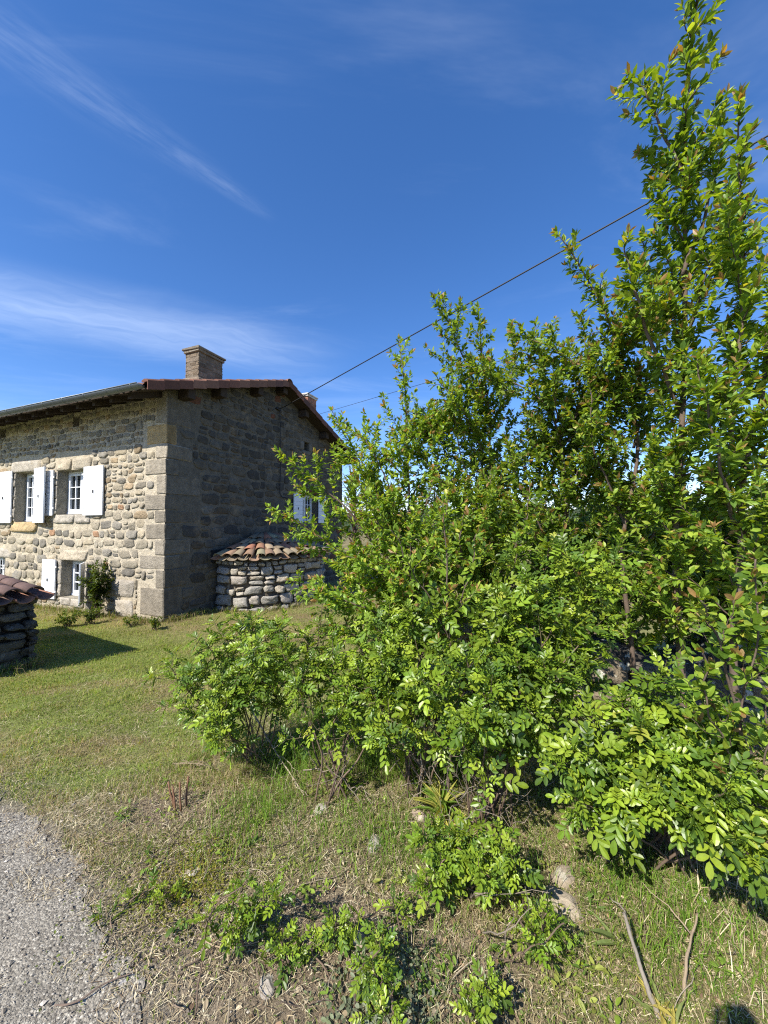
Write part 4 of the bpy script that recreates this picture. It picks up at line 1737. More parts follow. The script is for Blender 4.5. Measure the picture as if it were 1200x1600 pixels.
plum('plum_tree', 'wild plum whose longest branch points up and left across the cable', [
    path((1000, 1180, 2.95), (985, 1000, 2.9), (975, 850, 2.85), (995, 680, 2.8), (958, 530, 2.7), (915, 430, 2.65), (870, 366, 2.6)),
    path((990, 700, 2.8), (1015, 540, 2.75), (1010, 430, 2.7), (1000, 372, 2.7)),
    path((975, 820, 2.85), (930, 700, 2.75), (920, 600, 2.7)),
    path((985, 900, 2.9), (1060, 760, 2.9), (1100, 640, 2.9)),
], 103, extra=4, dark=.92, size=.063, r0=.02, group=GP, bside=.6, side=(.14, .46), start=.2)
plum('plum_tree', 'wild plum with two short upright tips just left of the pointing branch', [
    path((880, 1160, 3.2), (885, 900, 3.2), (880, 720, 3.15), (852, 610, 3.1), (838, 508, 3.1)),
    path((884, 820, 3.2), (912, 660, 3.15), (916, 488, 3.1)),
    path((884, 780, 3.2), (940, 690, 3.2), (960, 600, 3.2)),
    path((884, 900, 3.2), (820, 780, 3.05), (790, 690, 3.0)),
], 104, extra=8, dark=.84, size=.064, r0=.018, group=GP, side=(.14, .5), start=.18)
plum('plum_tree', 'wild plum in the middle, its two top shoots touching the cable', [
    path((760, 1180, 3.45), (755, 950, 3.4), (765, 760, 3.4), (760, 620, 3.4), (744, 482, 3.4)),
    path((760, 650, 3.4), (716, 540, 3.4), (682, 458, 3.35)),
    path((762, 680, 3.4), (800, 590, 3.4), (802, 506, 3.4)),
    path((758, 820, 3.4), (715, 690, 3.35), (706, 560, 3.35)),
    path((758, 880, 3.4), (830, 760, 3.4), (860, 680, 3.4)),
    path((756, 920, 3.4), (760, 820, 2.9), (770, 740, 2.8)),
    path((756, 960, 3.4), (720, 860, 2.8), (730, 800, 2.75)),
    path((756, 940, 3.4), (810, 850, 2.8), (830, 760, 2.75)),
], 105, extra=8, dark=.95, size=.062, r0=.018, group=GP, side=(.14, .48), start=.18)
plum('plum_tree', 'leftmost wild plum, spreading long branches across the gable', [
    path((655, 1160, 3.3), (645, 950, 3.3), (640, 790, 3.35), (636, 660, 3.4), (623, 532, 3.4)),
    path((642, 860, 3.3), (580, 750, 3.25), (519, 642, 3.2)),
    path((644, 920, 3.3), (545, 800, 3.2), (488, 752, 3.15), (432, 702, 3.1)),
    path((646, 980, 3.3), (530, 860, 3.2), (424, 788, 3.1)),
    path((648, 1020, 3.3), (545, 940, 3.15), (450, 905, 3.1)),
    path((644, 840, 3.3), (680, 740, 3.3), (690, 640, 3.3)),
    path((648, 1000, 3.3), (580, 900, 3.1), (520, 850, 3.0)),
    path((650, 1060, 3.3), (580, 1000, 3.2), (500, 985, 3.15)),
    path((646, 900, 3.3), (600, 830, 3.0), (560, 760, 2.95)),
    path((646, 960, 3.3), (600, 900, 2.9), (540, 870, 2.85)),
    path((646, 1000, 3.3), (640, 900, 2.9), (640, 800, 2.85)),
    path((648, 1040, 3.3), (590, 960, 2.8), (480, 920, 2.8)),
    path((646, 940, 3.3), (690, 840, 2.9), (700, 760, 2.85)),
    path((642, 870, 3.3), (590, 720, 3.2), (560, 680, 3.2)),
], 106, extra=9, dark=1.12, size=.060, r0=.018, group=GP, side=(.16, .48), start=.12)
plum('plum_sapling', 'round leaved plum sapling with yellowish leaves low at the right edge', [
    path((1165, 1330, 1.65), (1150, 1150, 1.6), (1120, 1000, 1.55), (1085, 930, 1.5)),
    path((1155, 1180, 1.6), (1180, 1030, 1.55), (1190, 880, 1.5)),
    path((1150, 1200, 1.6), (1110, 1110, 1.5), (1095, 1010, 1.45)),
    path((1160, 1250, 1.6), (1195, 1180, 1.5), (1200, 1080, 1.45)),
], 107, size=.056, r0=.009, cat='sapling', side=(.08, .24), every=.07, kind_='round', kw=1.12, young=.35, dens=70, twig=False)
plum('plum_sapling', 'plum sapling with large pale tip leaves standing in front of the middle plum', [
    path((700, 1260, 2.3), (705, 1080, 2.3), (700, 930, 2.25), (690, 782, 2.2)),
    path((702, 1000, 2.28), (650, 900, 2.2), (612, 830, 2.15)),
    path((702, 1000, 2.28), (735, 900, 2.25), (745, 840, 2.2)),
], 108, size=.066, r0=.009, cat='sapling', side=(.08, .26), every=.08, young=.5, dens=75, twig=False)

for k, (px, d, h, sd) in enumerate(((620, 4.9, 845, 1), (720, 5.1, 780, 2), (830, 5.0, 800, 3), (940, 4.7, 760, 4), (1050, 4.4, 770, 5), (1170, 4.2, 720, 6), (1270, 4.0, 640, 7), (985, 4.1, 735, 8), (1110, 3.8, 720, 9), (900, 4.4, 780, 10))):
    gz = float(ground_z(at(px, 900, d)[0], d))
    b = at(px, 900, d)
    b[2] = gz
    tp = at(px + 15, h, d)
    st = [[b, (b + tp) / 2, tp]]
    rr = np.random.default_rng(sd)
    for q_ in range(5):
        f = rr.uniform(.15, .6)
        p = b * (1 - f) + tp * f
        e = p + np.array((rr.choice((-1, 1)) * rr.uniform(.3, .6), rr.uniform(-.4, .4), rr.uniform(.2, .8)))
        st.append([p, (p + e) / 2 + np.array((0, 0, .05)), e])
    plum('plum_tree', ['dark bushy plum behind the leftmost plum, by the oven', 'dark bushy plum showing between the leftmost and the middle plum', 'dark bushy plum right behind the middle plum',
                        'dark bushy plum behind the rubble wall, under the pointing branch', 'dark bushy plum behind the trunk of the tallest plum',
                        'dark bushy plum behind the bare trunks at the right edge', 'dark bushy plum cut off by the right edge of the photo',
                        'low bushy plum close behind the rubble wall, left of the trunk of the tallest plum', 'low bushy plum between the trunks of the two right hand plums', 'low bushy plum behind the central rose bush'][k], st, 300 + sd, size=.085, r0=.016, group='bushy plums behind the old wall',
         side=(.3, .75), every=.085, dens=75, young=.2, start=.03, dark=.8)

# ---- roses
GR = 'rugosa rose bushes in front of the plums'
g_ = lambda px, py: gp(px, py)
rose('rose_bush', 'small separate rose bush on the lawn side, left of all the others', g_(400, 1195), path((262, 1040, 2.55), (318, 1005, 2.6), (352, 985, 2.7), (392, 965, 2.65), (430, 978, 2.6), (300, 1115, 2.45), (345, 1060, 2.45),
     (385, 1020, 2.4), (425, 1030, 2.7), (290, 1070, 2.6), (340, 1130, 2.4), (390, 1080, 2.45), (410, 985, 2.8)), 201, L=.082, shoots=7, sl=(.07, .2), group=GR, bare=.4, extra_dead=7)
rose('rose_bush', 'rose bush with a few bare stems standing right of the small separate one', g_(515, 1250), path((440, 1010, 2.5), (480, 1000, 2.6), (520, 1030, 2.5), (560, 1040, 2.45), (470, 1060, 2.4), (600, 1060, 2.5),
     (540, 1085, 2.35), (500, 975, 2.7), (570, 1000, 2.6), (620, 1090, 2.4)), 202, L=.085, shoots=5, sl=(.08, .22), group=GR, bare=.5, extra_dead=7)
rose('rose_bush', 'tall rose bush below the leftmost plum, many bare stems at its foot', g_(655, 1235), path((560, 1010, 2.5), (600, 970, 2.5), (640, 955, 2.45), (690, 940, 2.4), (720, 970, 2.35), (600, 1040, 2.3), (660, 1010, 2.3), (700, 1040, 2.2), (570, 1070, 2.3), (650, 1090, 2.2), (620, 1000, 2.35), (690, 1100, 2.15)), 203, L=.095, shoots=5, sl=(.08, .25), group=GR, bare=.42, extra_dead=18)
rose('rose_bush', 'tallest dense rose bush in the centre, before the rubble wall', g_(760, 1300), path((770, 930, 2.2), (810, 870, 2.25), (860, 850, 2.25), (905, 860, 2.2), (935, 910, 2.1), (840, 940, 2.05), (780, 990, 2.0), (880, 960, 2.0), (730, 1030, 2.0), (810, 1040, 1.95), (870, 1050, 1.95), (760, 1090, 1.9), (900, 1010, 2.0), (830, 1090, 1.9), (955, 880, 2.15), (700, 1080, 2.0)), 204, L=.10, shoots=5, sl=(.08, .25), group=GR, bare=.4, extra_dead=18)
rose('rose_bush', 'nearest rose bush with big glossy leaves at the lower right', g_(1040, 1330), path((870, 1190, 1.75), (920, 1120, 1.8), (975, 1100, 1.8), (1020, 1065, 1.8), (1065, 1095, 1.75), (1115, 1120, 1.7), (1150, 1190, 1.6), (1185, 1240, 1.55),
     (1185, 1310, 1.5), (1110, 1275, 1.55), (960, 1250, 1.65), (1040, 1180, 1.6), (905, 1250, 1.7), (1120, 1240, 1.5), (1000, 1150, 1.65), (1060, 1250, 1.55), (940, 1190, 1.7), (1090, 1180, 1.6), (1000, 1250, 1.65), (1140, 1255, 1.5),
     (1080, 1265, 1.58), (1030, 1230, 1.6), (1165, 1320, 1.45)), 205, L=.098, shoots=5, sl=(.06, .17), group=GR, bare=.5, extra_dead=5)
rose('rose_bush', 'low rose bush before the central one, at the front of the bank', g_(730, 1420), path((655, 1310, 1.68), (690, 1300, 1.7), (735, 1290, 1.7), (785, 1305, 1.68), (805, 1350, 1.62), (660, 1385, 1.6), (690, 1350, 1.6), (750, 1350, 1.6), (720, 1320, 1.65), (770, 1375, 1.58)), 206, L=.070, shoots=4, sl=(.03, .09), group=GR, bare=.35, extra_dead=3, r0=.004)

GS = 'young rose shoots on the bank'
for px, py, tips, lab, sd in (
        (385, 1480, ((355, 1395), (385, 1365), (420, 1380), (350, 1440), (400, 1420), (430, 1400), (445, 1440)), 'leafy clump of rose shoots nearest the gravel road', 1),
        (455, 1500, ((455, 1470), (440, 1480)), 'single rose shoot just right of the leafy clump', 2),
        (535, 1490, ((520, 1440), (550, 1430), (545, 1455)), 'little rose shoot before the low rose bush, left of it', 3),
        (585, 1570, ((570, 1500), (600, 1480), (585, 1540), (615, 1530), (580, 1460)), 'rose shoot with several tips at the bottom centre of the photo', 4),
        (850, 1500, ((830, 1450), (855, 1425), (845, 1480), (875, 1450)), 'rose shoot on the dry bank right of the low rose bush', 5),
        (770, 1600, ((745, 1570), (770, 1545), (800, 1580), (735, 1590)), 'rose shoot cut by the bottom edge of the photo', 6),
        (535, 1235, ((530, 1205), (540, 1220)), 'tiny bright rose sprig among the long grass behind', 7),
        (245, 1410, ((240, 1390), (255, 1395), (235, 1402)), 'tiny dark leafy tuft by the yellow moss', 8)):
    b = g_(px, py)
    rose('rose_shoot', lab, b, [at(tx, ty, b[1] + .02 * k * (-1) ** k) for k, (tx, ty) in enumerate(tips)], 400 + sd, L=.052, shoots=4, sl=(.02, .05), group=GS, bare=.3, extra_dead=0, nros=5, r0=.003, cat='plant')


# ---- plants against the house
def small_bush(name, label, base, H, Wd, n, seed, size, cat='plant', dark=1.0, group=None, col=None, mat=None, kind_='plum'):
    r = np.random.default_rng(seed)
    th = thing(name, label, cat, base, group=group)
    wood, lv = MB(), Leaves(kind_)
    for k in range(n):
        a = r.uniform(0, 6.28)
        e = base + np.array((math.cos(a) * Wd * r.uniform(.1, 1), math.sin(a) * Wd * r.uniform(.1, 1), H * r.uniform(.45, 1)))
        sp = spline([base + np.array((r.normal(0, .05), r.normal(0, .05), 0)), (base + e) / 2 + np.array((0, 0, .1 * H)), e], 10, .01, r)
        wood.tube(sp, np.linspace(.006, .0015, 10), 4, BARK_T, False)
        leaf_shoot(lv, sp, r, size, 70, .05, 1.0, .25, dark)
        for q_ in range(3):
            i = r.integers(4, 10)
            d = unit(r.normal(0, .7, 3) + np.array((0, 0, .4)))
            s2 = spline([sp[i], sp[i] + d * .12 * H, sp[i] + d * .24 * H], 5, .004, r)
            leaf_shoot(lv, s2, r, size, 90, .05, 1.0, 0, dark)
    wood.build('stems', M_BARK, th, True)
    lv.build('foliage', mat or M_PLUM, th)


def grass_tuft(lv_p, n, r, base, spread, h, col):
    """blades as arrays: (base, dir, height, width, colour)"""
    pass


hb = hworld(-1.72, -.26)
hb[2] = float(ground_z(hb[0], hb[1]))
small_bush('rose_bush', 'bushy dark green climber growing against the sunlit front wall beside the low window', hb, 1.18, .26, 20, 501, .075, dark=.33, cat='shrub')
for px, py, H, Wd, n, lab, sd in ((105, 980, .28, .3, 14, 'low dark leafy weeds at the wall foot below the low window', 1), (140, 975, .32, .25, 12, 'taller weeds at the wall foot left of the climber', 2),
                                  (243, 985, .24, .16, 10, 'small weed at the foot of the house corner', 3), (312, 950, .45, .22, 12, 'thin weed at the foot of the gable beside the oven', 4),
                                  (205, 978, .15, .2, 8, 'dry weed between the climber and the house corner', 5), (395, 952, .14, .22, 8, 'grassy tuft at the foot of the oven wall', 6)):
    b = gp(px, py)
    small_bush('wall_weed', lab, b, H, Wd, n, 510 + sd, .05, dark=.5, group='weeds along the foot of the house')


# ---- trees and hedge in the distance
def far_tree(name, label, px, depth, top_py, wid, seed, col, cat='tree', n=2600, bare=False, conic=False):
    r = np.random.default_rng(seed)
    b = at(px, 820, depth)
    b[2] = float(ground_z(b[0], b[1]))
    tp = at(px, top_py, depth)
    H = tp[2] - b[2]
    th = thing(name, label, cat, b, group='distant trees beyond the plums')
    wood, lv = MB(), Leaves('plum')
    wood.tube(spline([b, b + np.array((r.normal(0, .1), 0, H * .5)), b + np.array((r.normal(0, .2), 0, H * .93))], 12, .05, r), np.linspace(.03 * H, .006 * H, 12), 6, BARK_T)
    nb = 26 if not bare else 60
    cl = []
    for k in range(nb):
        f = r.uniform(.12, .95)
        rad = wid * ((1 - f) * 1.15 if conic else math.sqrt(max(.05, 1 - (2 * f - .95) ** 2)))
        a = r.uniform(0, 6.28)
        s_ = b + np.array((0, 0, H * f * .8))
        e = b + np.array((math.cos(a) * rad * r.uniform(.4, 1), math.sin(a) * rad * r.uniform(.4, 1), H * min(1, f + r.uniform(-.05, .12))))
        sp = spline([s_, (s_ + e) / 2 + np.array((0, 0, .05 * H)), e], 7, .03 * wid, r)
        wood.tube(sp, np.linspace(.008 * H, .0015 * H, 7), 4, BARK_T, False)
        cl.append((e, rad))
        cl.append(((s_ + e) / 2, rad))
    if not bare:
        for e, rad in cl:
            m = n // len(cl)
            p = e + r.normal(0, 1, (m, 3)) * np.array((.24, .24, .20)) * wid * r.uniform(.6, 1.2)
            lv.add(p, r.normal(0, 1, (m, 3)), unit(r.normal(0, .7, (m, 3)) + np.array((0, 0, 1))), .16 * (depth / 25) ** .8 * r.uniform(.6, 1.3, m), 1.2, np.array(col) * r.uniform(.6, 1.35, (m, 1)) * r.uniform(.85, 1.15))
    wood.build('trunk', M_BARK, th, True)
    if not bare:
        lv.build('crown', M_FAR, th)


far_tree('distant_tree', 'bare leafless tree just beyond the right end of the gable', 552, 30, 725, 2.0, 601, (.1, .1, .05), bare=True)
far_tree('distant_tree', 'yellowish green tree far off, right of the house and behind the leftmost plum', 585, 34, 752, 3.2, 602, (.16, .17, .035))
far_tree('distant_tree', 'round dark tree far off behind the middle plum', 680, 30, 748, 3.6, 603, (.04, .065, .02))
far_tree('distant_tree', 'dark conical tree far off, between the middle plum and the pointing branch', 760, 32, 742, 2.6, 604, (.03, .055, .022), conic=True)
far_tree('distant_tree', 'broad dark tree far off behind the central rose bush', 850, 28, 756, 4.0, 605, (.04, .07, .022))
far_tree('distant_tree', 'low green tree far off behind the pointing branch', 960, 32, 770, 3.8, 606, (.055, .085, .025))
far_tree('distant_tree', 'mid green tree far off behind the trunk of the tallest plum', 1070, 30, 762, 4.0, 607, (.05, .08, .025))
far_tree('distant_tree', 'dark green tree far off at the right edge', 1190, 28, 750, 4.0, 608, (.045, .07, .022))


# ------------------------------------------------------------------ grass, straw, litter
def blades(name, P, H, Wd, lean, C, mat, label, cat, r, flat=False):
    n = len(P)
    a = r.uniform(0, 6.28, n)
    ld = np.stack([np.cos(a), np.sin(a), np.zeros(n)], -1)
    b = r.uniform(0, 6.28, n)
    sd = np.stack([np.cos(b), np.sin(b), np.zeros(n)], -1)
    up = np.array((0, 0, 1.0))
    w = (Wd / 2)[:, None] * sd
    if flat:
        sd = np.cross(ld, up) 
        w = (Wd / 2)[:, None] * sd
        m1 = P + ld * (H * .5)[:, None] + up * (H * .10 * r.uniform(-.2, 1.2, n))[:, None] + r.normal(0, .004, (n, 3))
        tip = P + (ld + r.normal(0, .15, (n, 3))) * H[:, None] + up * (H * .12 * r.uniform(-.6, 1.2, n))[:, None]
    else:
        m1 = P + up * (H * .55)[:, None] + ld * (lean * H * .22)[:, None]
        tip = P + up * (H * (1 - .35 * lean))[:, None] + ld * (lean * H * .8)[:, None]
    V = np.stack([P - w, P + w, m1 + w * .8, m1 - w * .8, tip], 1)
    o = np.arange(n)[:, None] * 5
    q4 = o + np.array([[0, 1, 2, 3]])
    t3 = o + np.array([[3, 2, 4]])
    ob = mesh_np(name, V.reshape(-1, 3), [q4, t3], mat, None, np.repeat(C, 5, 0), False)
    return kind(ob, 'stuff', label, cat)


def in_view(x, y, z, m=60):
    Yc = y * CP + (z - EYE) * SP_
    Zc = -y * SP_ + (z - EYE) * CP
    px, py = 600 + FOC * x / np.maximum(Yc, .05), 800 - FOC * Zc / np.maximum(Yc, .05)
    return (Yc > .1) & (px > -m) & (px < 1200 + m) & (py < 1600 + m)


def scatter(n, x0, x1, y0, y1, r, dens):
    x, y = r.uniform(x0, x1, n), r.uniform(y0, y1, n)
    z = ground_z(x, y)
    k = in_view(x, y, z) & (r.random(n) < dens(x, y))
    return np.stack([x[k], y[k], z[k]], -1)


def house_free(x, y):
    lx = (x - HX0) * math.cos(HA) + (y - HY0) * math.sin(HA)
    ly = -(x - HX0) * math.sin(HA) + (y - HY0) * math.cos(HA)
    inside = (lx < .03) & (ly > -.03) & (ly < HD)
    ov = ((lx - OCX) ** 2 + (ly - OCY) ** 2 < OR ** 2) & (lx > 0)
    wx = (x - WP[0]) * math.cos(HA) + (y - WP[1]) * math.sin(HA)
    wy = -(x - WP[0]) * math.sin(HA) + (y - WP[1]) * math.cos(HA)
    return ~(inside | ov | ((wx < 0) & (wy < 0) & (wy > -.9)))


r = np.random.default_rng(77)


def front_y(x, y):
    return (x - HX0) * .383 + (y - HY0) * .924


def lawn_d(x, y):
    return (1 - .6 * sstep(front_y(x, y), -1.6, -.2)) * lawn_mask(x, y) * house_free(x, y) * (road_sd(x, y) < -.05) * (.35 + .65 * vnoise(x * 2.5, y * 2.5, 15))


P = scatter(420000, -8.5, 3.0, 2.2, 9.5, r, lawn_d)
n = len(P)
g1 = np.array([(0.185, 0.255, 0.034), (0.225, 0.285, 0.046), (0.140, 0.205, 0.028), (0.30, 0.30, 0.085)])
C = g1[r.integers(0, 4, n)] * r.uniform(.75, 1.2, (n, 1))
tn = vnoise(P[:, 0] * .9 + P[:, 1] * .7, P[:, 1] * 2.2 - P[:, 0] * .7, 21)
dry = r.random(n) < .14 + .40 * sstep(tn, .45, .8)
C[dry] = np.array((0.36, 0.29, 0.15)) * r.uniform(.7, 1.2, (int(dry.sum()), 1))
pn = vnoise(P[:, 0] * 1.3, P[:, 1] * 1.3, 91) * .5 + vnoise(P[:, 0] * 5.5, P[:, 1] * 5.5, 92) * .5
C = C * (.55 + .95 * pn)[:, None]
blades('lawn_grass', P, r.uniform(.012, .034, n) * (.5 + 1.1 * vnoise(P[:, 0] * 5.5, P[:, 1] * 5.5, 92)) * (1 + .06 * P[:, 1]), r.uniform(.0022, .0042, n) * (1 + .10 * P[:, 1]), r.uniform(.5, 1.6, n), C, M_GRASS, 'short mown lawn grass between the gravel road and the house', 'grass', r)


def bank_d(x, y):
    return (1 - lawn_mask(x, y)) * (road_sd(x, y) < -.06 * vnoise(x * 8, y * 8, 17)) * (1 - .85 * dirt_mask(x, y)) * (.22 + .78 * sstep(vnoise(x * 5, y * 5, 16), .15, .75)) * (y > .7)


P = scatter(420000, -3.4, 3.2, .75, 5.0, r, bank_d)
n = len(P)
g2 = np.array([(0.160, 0.245, 0.034), (0.195, 0.265, 0.042), (0.120, 0.195, 0.028), (0.24, 0.285, 0.055)])
C = g2[r.integers(0, 4, n)] * r.uniform(.75, 1.2, (n, 1))
dry = r.random(n) < .22 + .45 * sstep(vnoise(P[:, 0] * 2.6, P[:, 1] * 2.6, 97), .4, .75)
C[dry] = np.array((0.42, 0.35, 0.20)) * r.uniform(.6, 1.2, (int(dry.sum()), 1))
edge = sstep(-road_sd(P[:, 0], P[:, 1]), .1, .8)
long_ = sstep(vnoise(P[:, 0] * 2.2, P[:, 1] * 2.2, 18), .35, .8) * edge
Hh = r.uniform(.012, .04, n) + long_ * r.uniform(0, .10, n) * sstep(P[:, 1], 1.1, 2.2)
blades('bank_grass', P, Hh, r.uniform(.0016, .0034, n), r.uniform(.3, 1.5, n), C, M_GRASS, 'rough green and yellowing grass on the bank under the shrubs', 'grass', r)

Pw = []
for _ in range(260):
    u = r.uniform(-6.5, 0)
    Pw.append((hworld(u, -.06 - abs(r.normal(0, .10))), 1))
for _ in range(120):
    Pw.append((hworld(.05 + abs(r.normal(0, .10)), r.uniform(0, 1.4)), 1))
for _ in range(150):
    t_ = r.uniform(.1, 2.4)
    rr_ = OR + .08 + abs(r.normal(0, .10))
    Pw.append((hworld(OCX + rr_ * math.sin(t_), OCY - rr_ * math.cos(t_)), 1))
for _ in range(60):
    w_ = WP + np.array((math.cos(HA), math.sin(HA))) * (.05 + abs(r.normal(0, .08))) - np.array((.383, .924)) * r.uniform(0, .9)
    Pw.append((np.array((w_[0], w_[1], 0)), 1))
q_ = np.repeat(np.array([p for p, _ in Pw]), 9, 0)
q_ = q_ + np.stack([r.normal(0, .04, len(q_)), r.normal(0, .04, len(q_)), 0 * q_[:, 0]], -1)
q_[:, 2] = ground_z(q_[:, 0], q_[:, 1])
q_ = q_[vnoise(q_[:, 0] * 2.5, q_[:, 1] * 2.5, 95) > .33]
n = len(q_)
C = g2[r.integers(0, 4, n)] * np.array((.8, .85, .8)) * r.uniform(.6, 1.2, (n, 1))
dry = r.random(n) < .45
C[dry] = np.array((0.34, 0.27, 0.15)) * r.uniform(.6, 1.2, (int(dry.sum()), 1))
blades('wall_foot_grass', q_, r.uniform(.05, .22, n), r.uniform(.004, .009, n), r.uniform(.3, 1.4, n), C, M_GRASS, 'uncut grass and dry stalks along the foot of the walls', 'grass', r)

# long tufts under the shrubs
cent = [(gp(px, py), h, m) for px, py, h, m in ((440, 1180, .24, 220), (480, 1200, .22, 200), (560, 1160, .26, 260), (600, 1190, .24, 240), (640, 1200, .22, 200), (470, 1130, .2, 160), (530, 1130, .22, 200), (700, 1210, .25, 160),
                                                  (380, 1280, .16, 120), (430, 1260, .18, 150), (345, 1340, .10, 90), (830, 1340, .12, 90), (960, 1370, .10, 120), (1010, 1400, .09, 130), (1060, 1400, .10, 120), (1120, 1420, .10, 120), (700, 1510, .09, 100), (1150, 1480, .12, 100), (1080, 1500, .10, 110), (560, 1300, .12, 120), (610, 1310, .13, 130), (500, 1310, .10, 120), (640, 1330, .1, 90))]
Pp, Hh = [], []
for c, h, m in cent:
    m = int(m * 2.2)
    q_ = c[None] + np.stack([r.normal(0, .12, m), r.normal(0, .13, m), np.zeros(m)], -1)
    q_[:, 2] = ground_z(q_[:, 0], q_[:, 1])
    Pp.append(q_)
    Hh.append(h * r.uniform(.4, 1.1, m))
P, Hh = np.concatenate(Pp), np.concatenate(Hh)
n = len(P)
C = g2[r.integers(0, 3, n)] * np.array((.85, 1.0, .8)) * r.uniform(.8, 1.3, (n, 1))
dry = r.random(n) < .12
C[dry] = np.array((0.34, 0.285, 0.15)) * r.uniform(.7, 1.2, (int(dry.sum()), 1))
blades('long_grass', P, Hh, r.uniform(.002, .0042, n), r.uniform(.2, 1.2, n), C, M_GRASS, 'long grass tufts at the feet of the rose bushes', 'grass', r)


def straw_d(x, y):
    return (road_sd(x, y) < .6 * vnoise(x * 9, y * 9, 30) ** 2 - .03) * (1 - .75 * lawn_mask(x, y)) * (.25 + .75 * vnoise(x * 4, y * 4, 19))


P = scatter(160000, -3.6, 3.2, .75, 5.2, r, straw_d)
n = len(P)
P[:, 2] += r.uniform(.001, .014, n)
st = np.array([(0.47, 0.40, 0.25), (0.38, 0.30, 0.18), (0.56, 0.49, 0.33), (0.15, 0.105, 0.065), (0.29, 0.225, 0.135)])
C = st[r.integers(0, 5, n)] * r.uniform(.7, 1.2, (n, 1))
blades('dry_straw', P, r.uniform(.015, .075, n), r.uniform(.0012, .0028, n), r.uniform(0, 1, n), C, M_STRAW, 'dry grass clippings and straw strewn over the bank', 'straw', r, flat=True)


P = scatter(150000, -2.6, 3.0, .75, 3.6, r, straw_d)
n = len(P)
P[:, 2] += r.uniform(.001, .008, n)
C = st[r.integers(0, 5, n)] * r.uniform(.5, 1.25, (n, 1))
C[r.random(n) < .3] = (0.055, 0.04, 0.028)
blades('fine_litter', P, r.uniform(.005, .020, n), r.uniform(.0012, .0036, n), r.uniform(0, 1, n), C, M_STRAW, 'fine crumbs of dry grass and bark lying on the soil', 'litter', r, flat=True)


# standing dry stalks lower right
def stalk_d(x, y):
    c = gp(1160, 1420)
    c2 = gp(400, 1270)
    return np.clip(np.exp(-((x - c[0]) ** 2 + (y - c[1]) ** 2) / .10) + .5 * np.exp(-((x - c2[0]) ** 2 + (y - c2[1]) ** 2) / .06), 0, 1)


P = scatter(5500, -1.6, 2.6, .8, 3.0, r, stalk_d)
n = len(P)
C = st[r.integers(0, 3, n)] * r.uniform(.8, 1.2, (n, 1))
blades('dry_stalks', P, r.uniform(.05, .20, n), r.uniform(.002, .004, n), r.uniform(.1, 1.3, n), C, M_STRAW, 'dry standing grass stalks under the nearest rose bush', 'dry grass', r)

# leaf litter and broad ground leaves
lv = Leaves('plum')


def litter_d(x, y):
    return (road_sd(x, y) < -.1) * (1 - lawn_mask(x, y)) * sstep(x, -1.0, .3) * .8 + .15 * (road_sd(x, y) < -.1) * (1 - lawn_mask(x, y))


P = scatter(5200, -2.2, 3.0, .8, 3.6, r, litter_d)
n = len(P)
P[:, 2] += .008
C = np.array([(0.26, 0.17, 0.10), (0.34, 0.27, 0.17), (0.15, 0.095, 0.06), (0.40, 0.33, 0.22)])[r.integers(0, 4, n)] * r.uniform(.6, 1.1, (n, 1))
d = np.stack([r.normal(0, 1, n), r.normal(0, 1, n), r.normal(0, .2, n)], -1)
lv.add(P, d, unit(r.normal(0, .35, (n, 3)) + np.array((0, 0, 1))), r.uniform(.012, .034, n), r.uniform(.7, 1.5, n), C)
kind(lv.build('leaf_litter', M_STRAW, None), 'stuff', 'brown dead leaves lying under the shrubs', 'leaves')

lv = Leaves('round')


def weed_d(x, y):
    c = gp(600, 1575)
    c1 = gp(300, 1370)
    c3 = gp(1050, 1480)
    a = 1.0 * np.exp(-((x - c[0]) ** 2 + (y - c[1]) ** 2) / .045) + 1.0 * np.exp(-((x - c1[0]) ** 2 + (y - c1[1]) ** 2) / .07) + .35 * np.exp(-((x - c3[0]) ** 2 + (y - c3[1]) ** 2) / .2)
    return np.clip(a, 0, 1) + .16 * (1 - lawn_mask(x, y)) * (road_sd(x, y) < -.12) * sstep(vnoise(x * 3.5, y * 3.5, 71), .4, .8)


P = scatter(110000, -2.2, 2.6, .8, 3.4, r, weed_d)
cm = gp(300, 1370)
P2 = scatter(24000, cm[0] - .6, cm[0] + .6, cm[1] - .5, cm[1] + .5, r, lambda x, y: np.exp(-((x - cm[0]) ** 2 + (y - cm[1]) ** 2) / .06) * (.3 + .7 * vnoise(x * 9, y * 9, 93)))
P = np.concatenate([P, P2])
n = len(P)
P[:, 2] += r.uniform(.002, .022, n)
tc = scatter(700, -1.5, 2.6, .85, 3.2, r, lambda x, y: (1 - lawn_mask(x, y)) * (road_sd(x, y) < -.12) * .55)
for t_ in tc:
    m = r.integers(5, 16)
    q_ = t_[None] + np.stack([r.normal(0, .022, m), r.normal(0, .022, m), r.uniform(.004, .035, m)], -1)
    a_ = r.uniform(0, 6.28, m)
    lv.add(q_, np.stack([np.cos(a_), np.sin(a_), r.uniform(.1, .9, m)], -1), unit(r.normal(0, .4, (m, 3)) + np.array((0, 0, 1))), r.uniform(.012, .034, m), r.uniform(.6, 1.1, m),
           np.array(((.14, .22, .03), (.19, .27, .035), (.10, .17, .03), (.25, .28, .06))[r.integers(4)]) * r.uniform(.75, 1.25, (m, 1)))
c0 = gp(600, 1575)
grey = np.exp(-((P[:, 0] - c0[0]) ** 2 + (P[:, 1] - c0[1]) ** 2) / .07)[:, None]
cm = gp(300, 1370)
moss = np.exp(-((P[:, 0] - cm[0]) ** 2 + (P[:, 1] - cm[1]) ** 2) / .10)[:, None]
C = np.array((0.12, 0.165, 0.035)) * r.uniform(.7, 1.3, (n, 1))
C = C * (1 - grey) + grey * np.array((0.19, 0.215, 0.15)) * r.uniform(.7, 1.2, (n, 1))
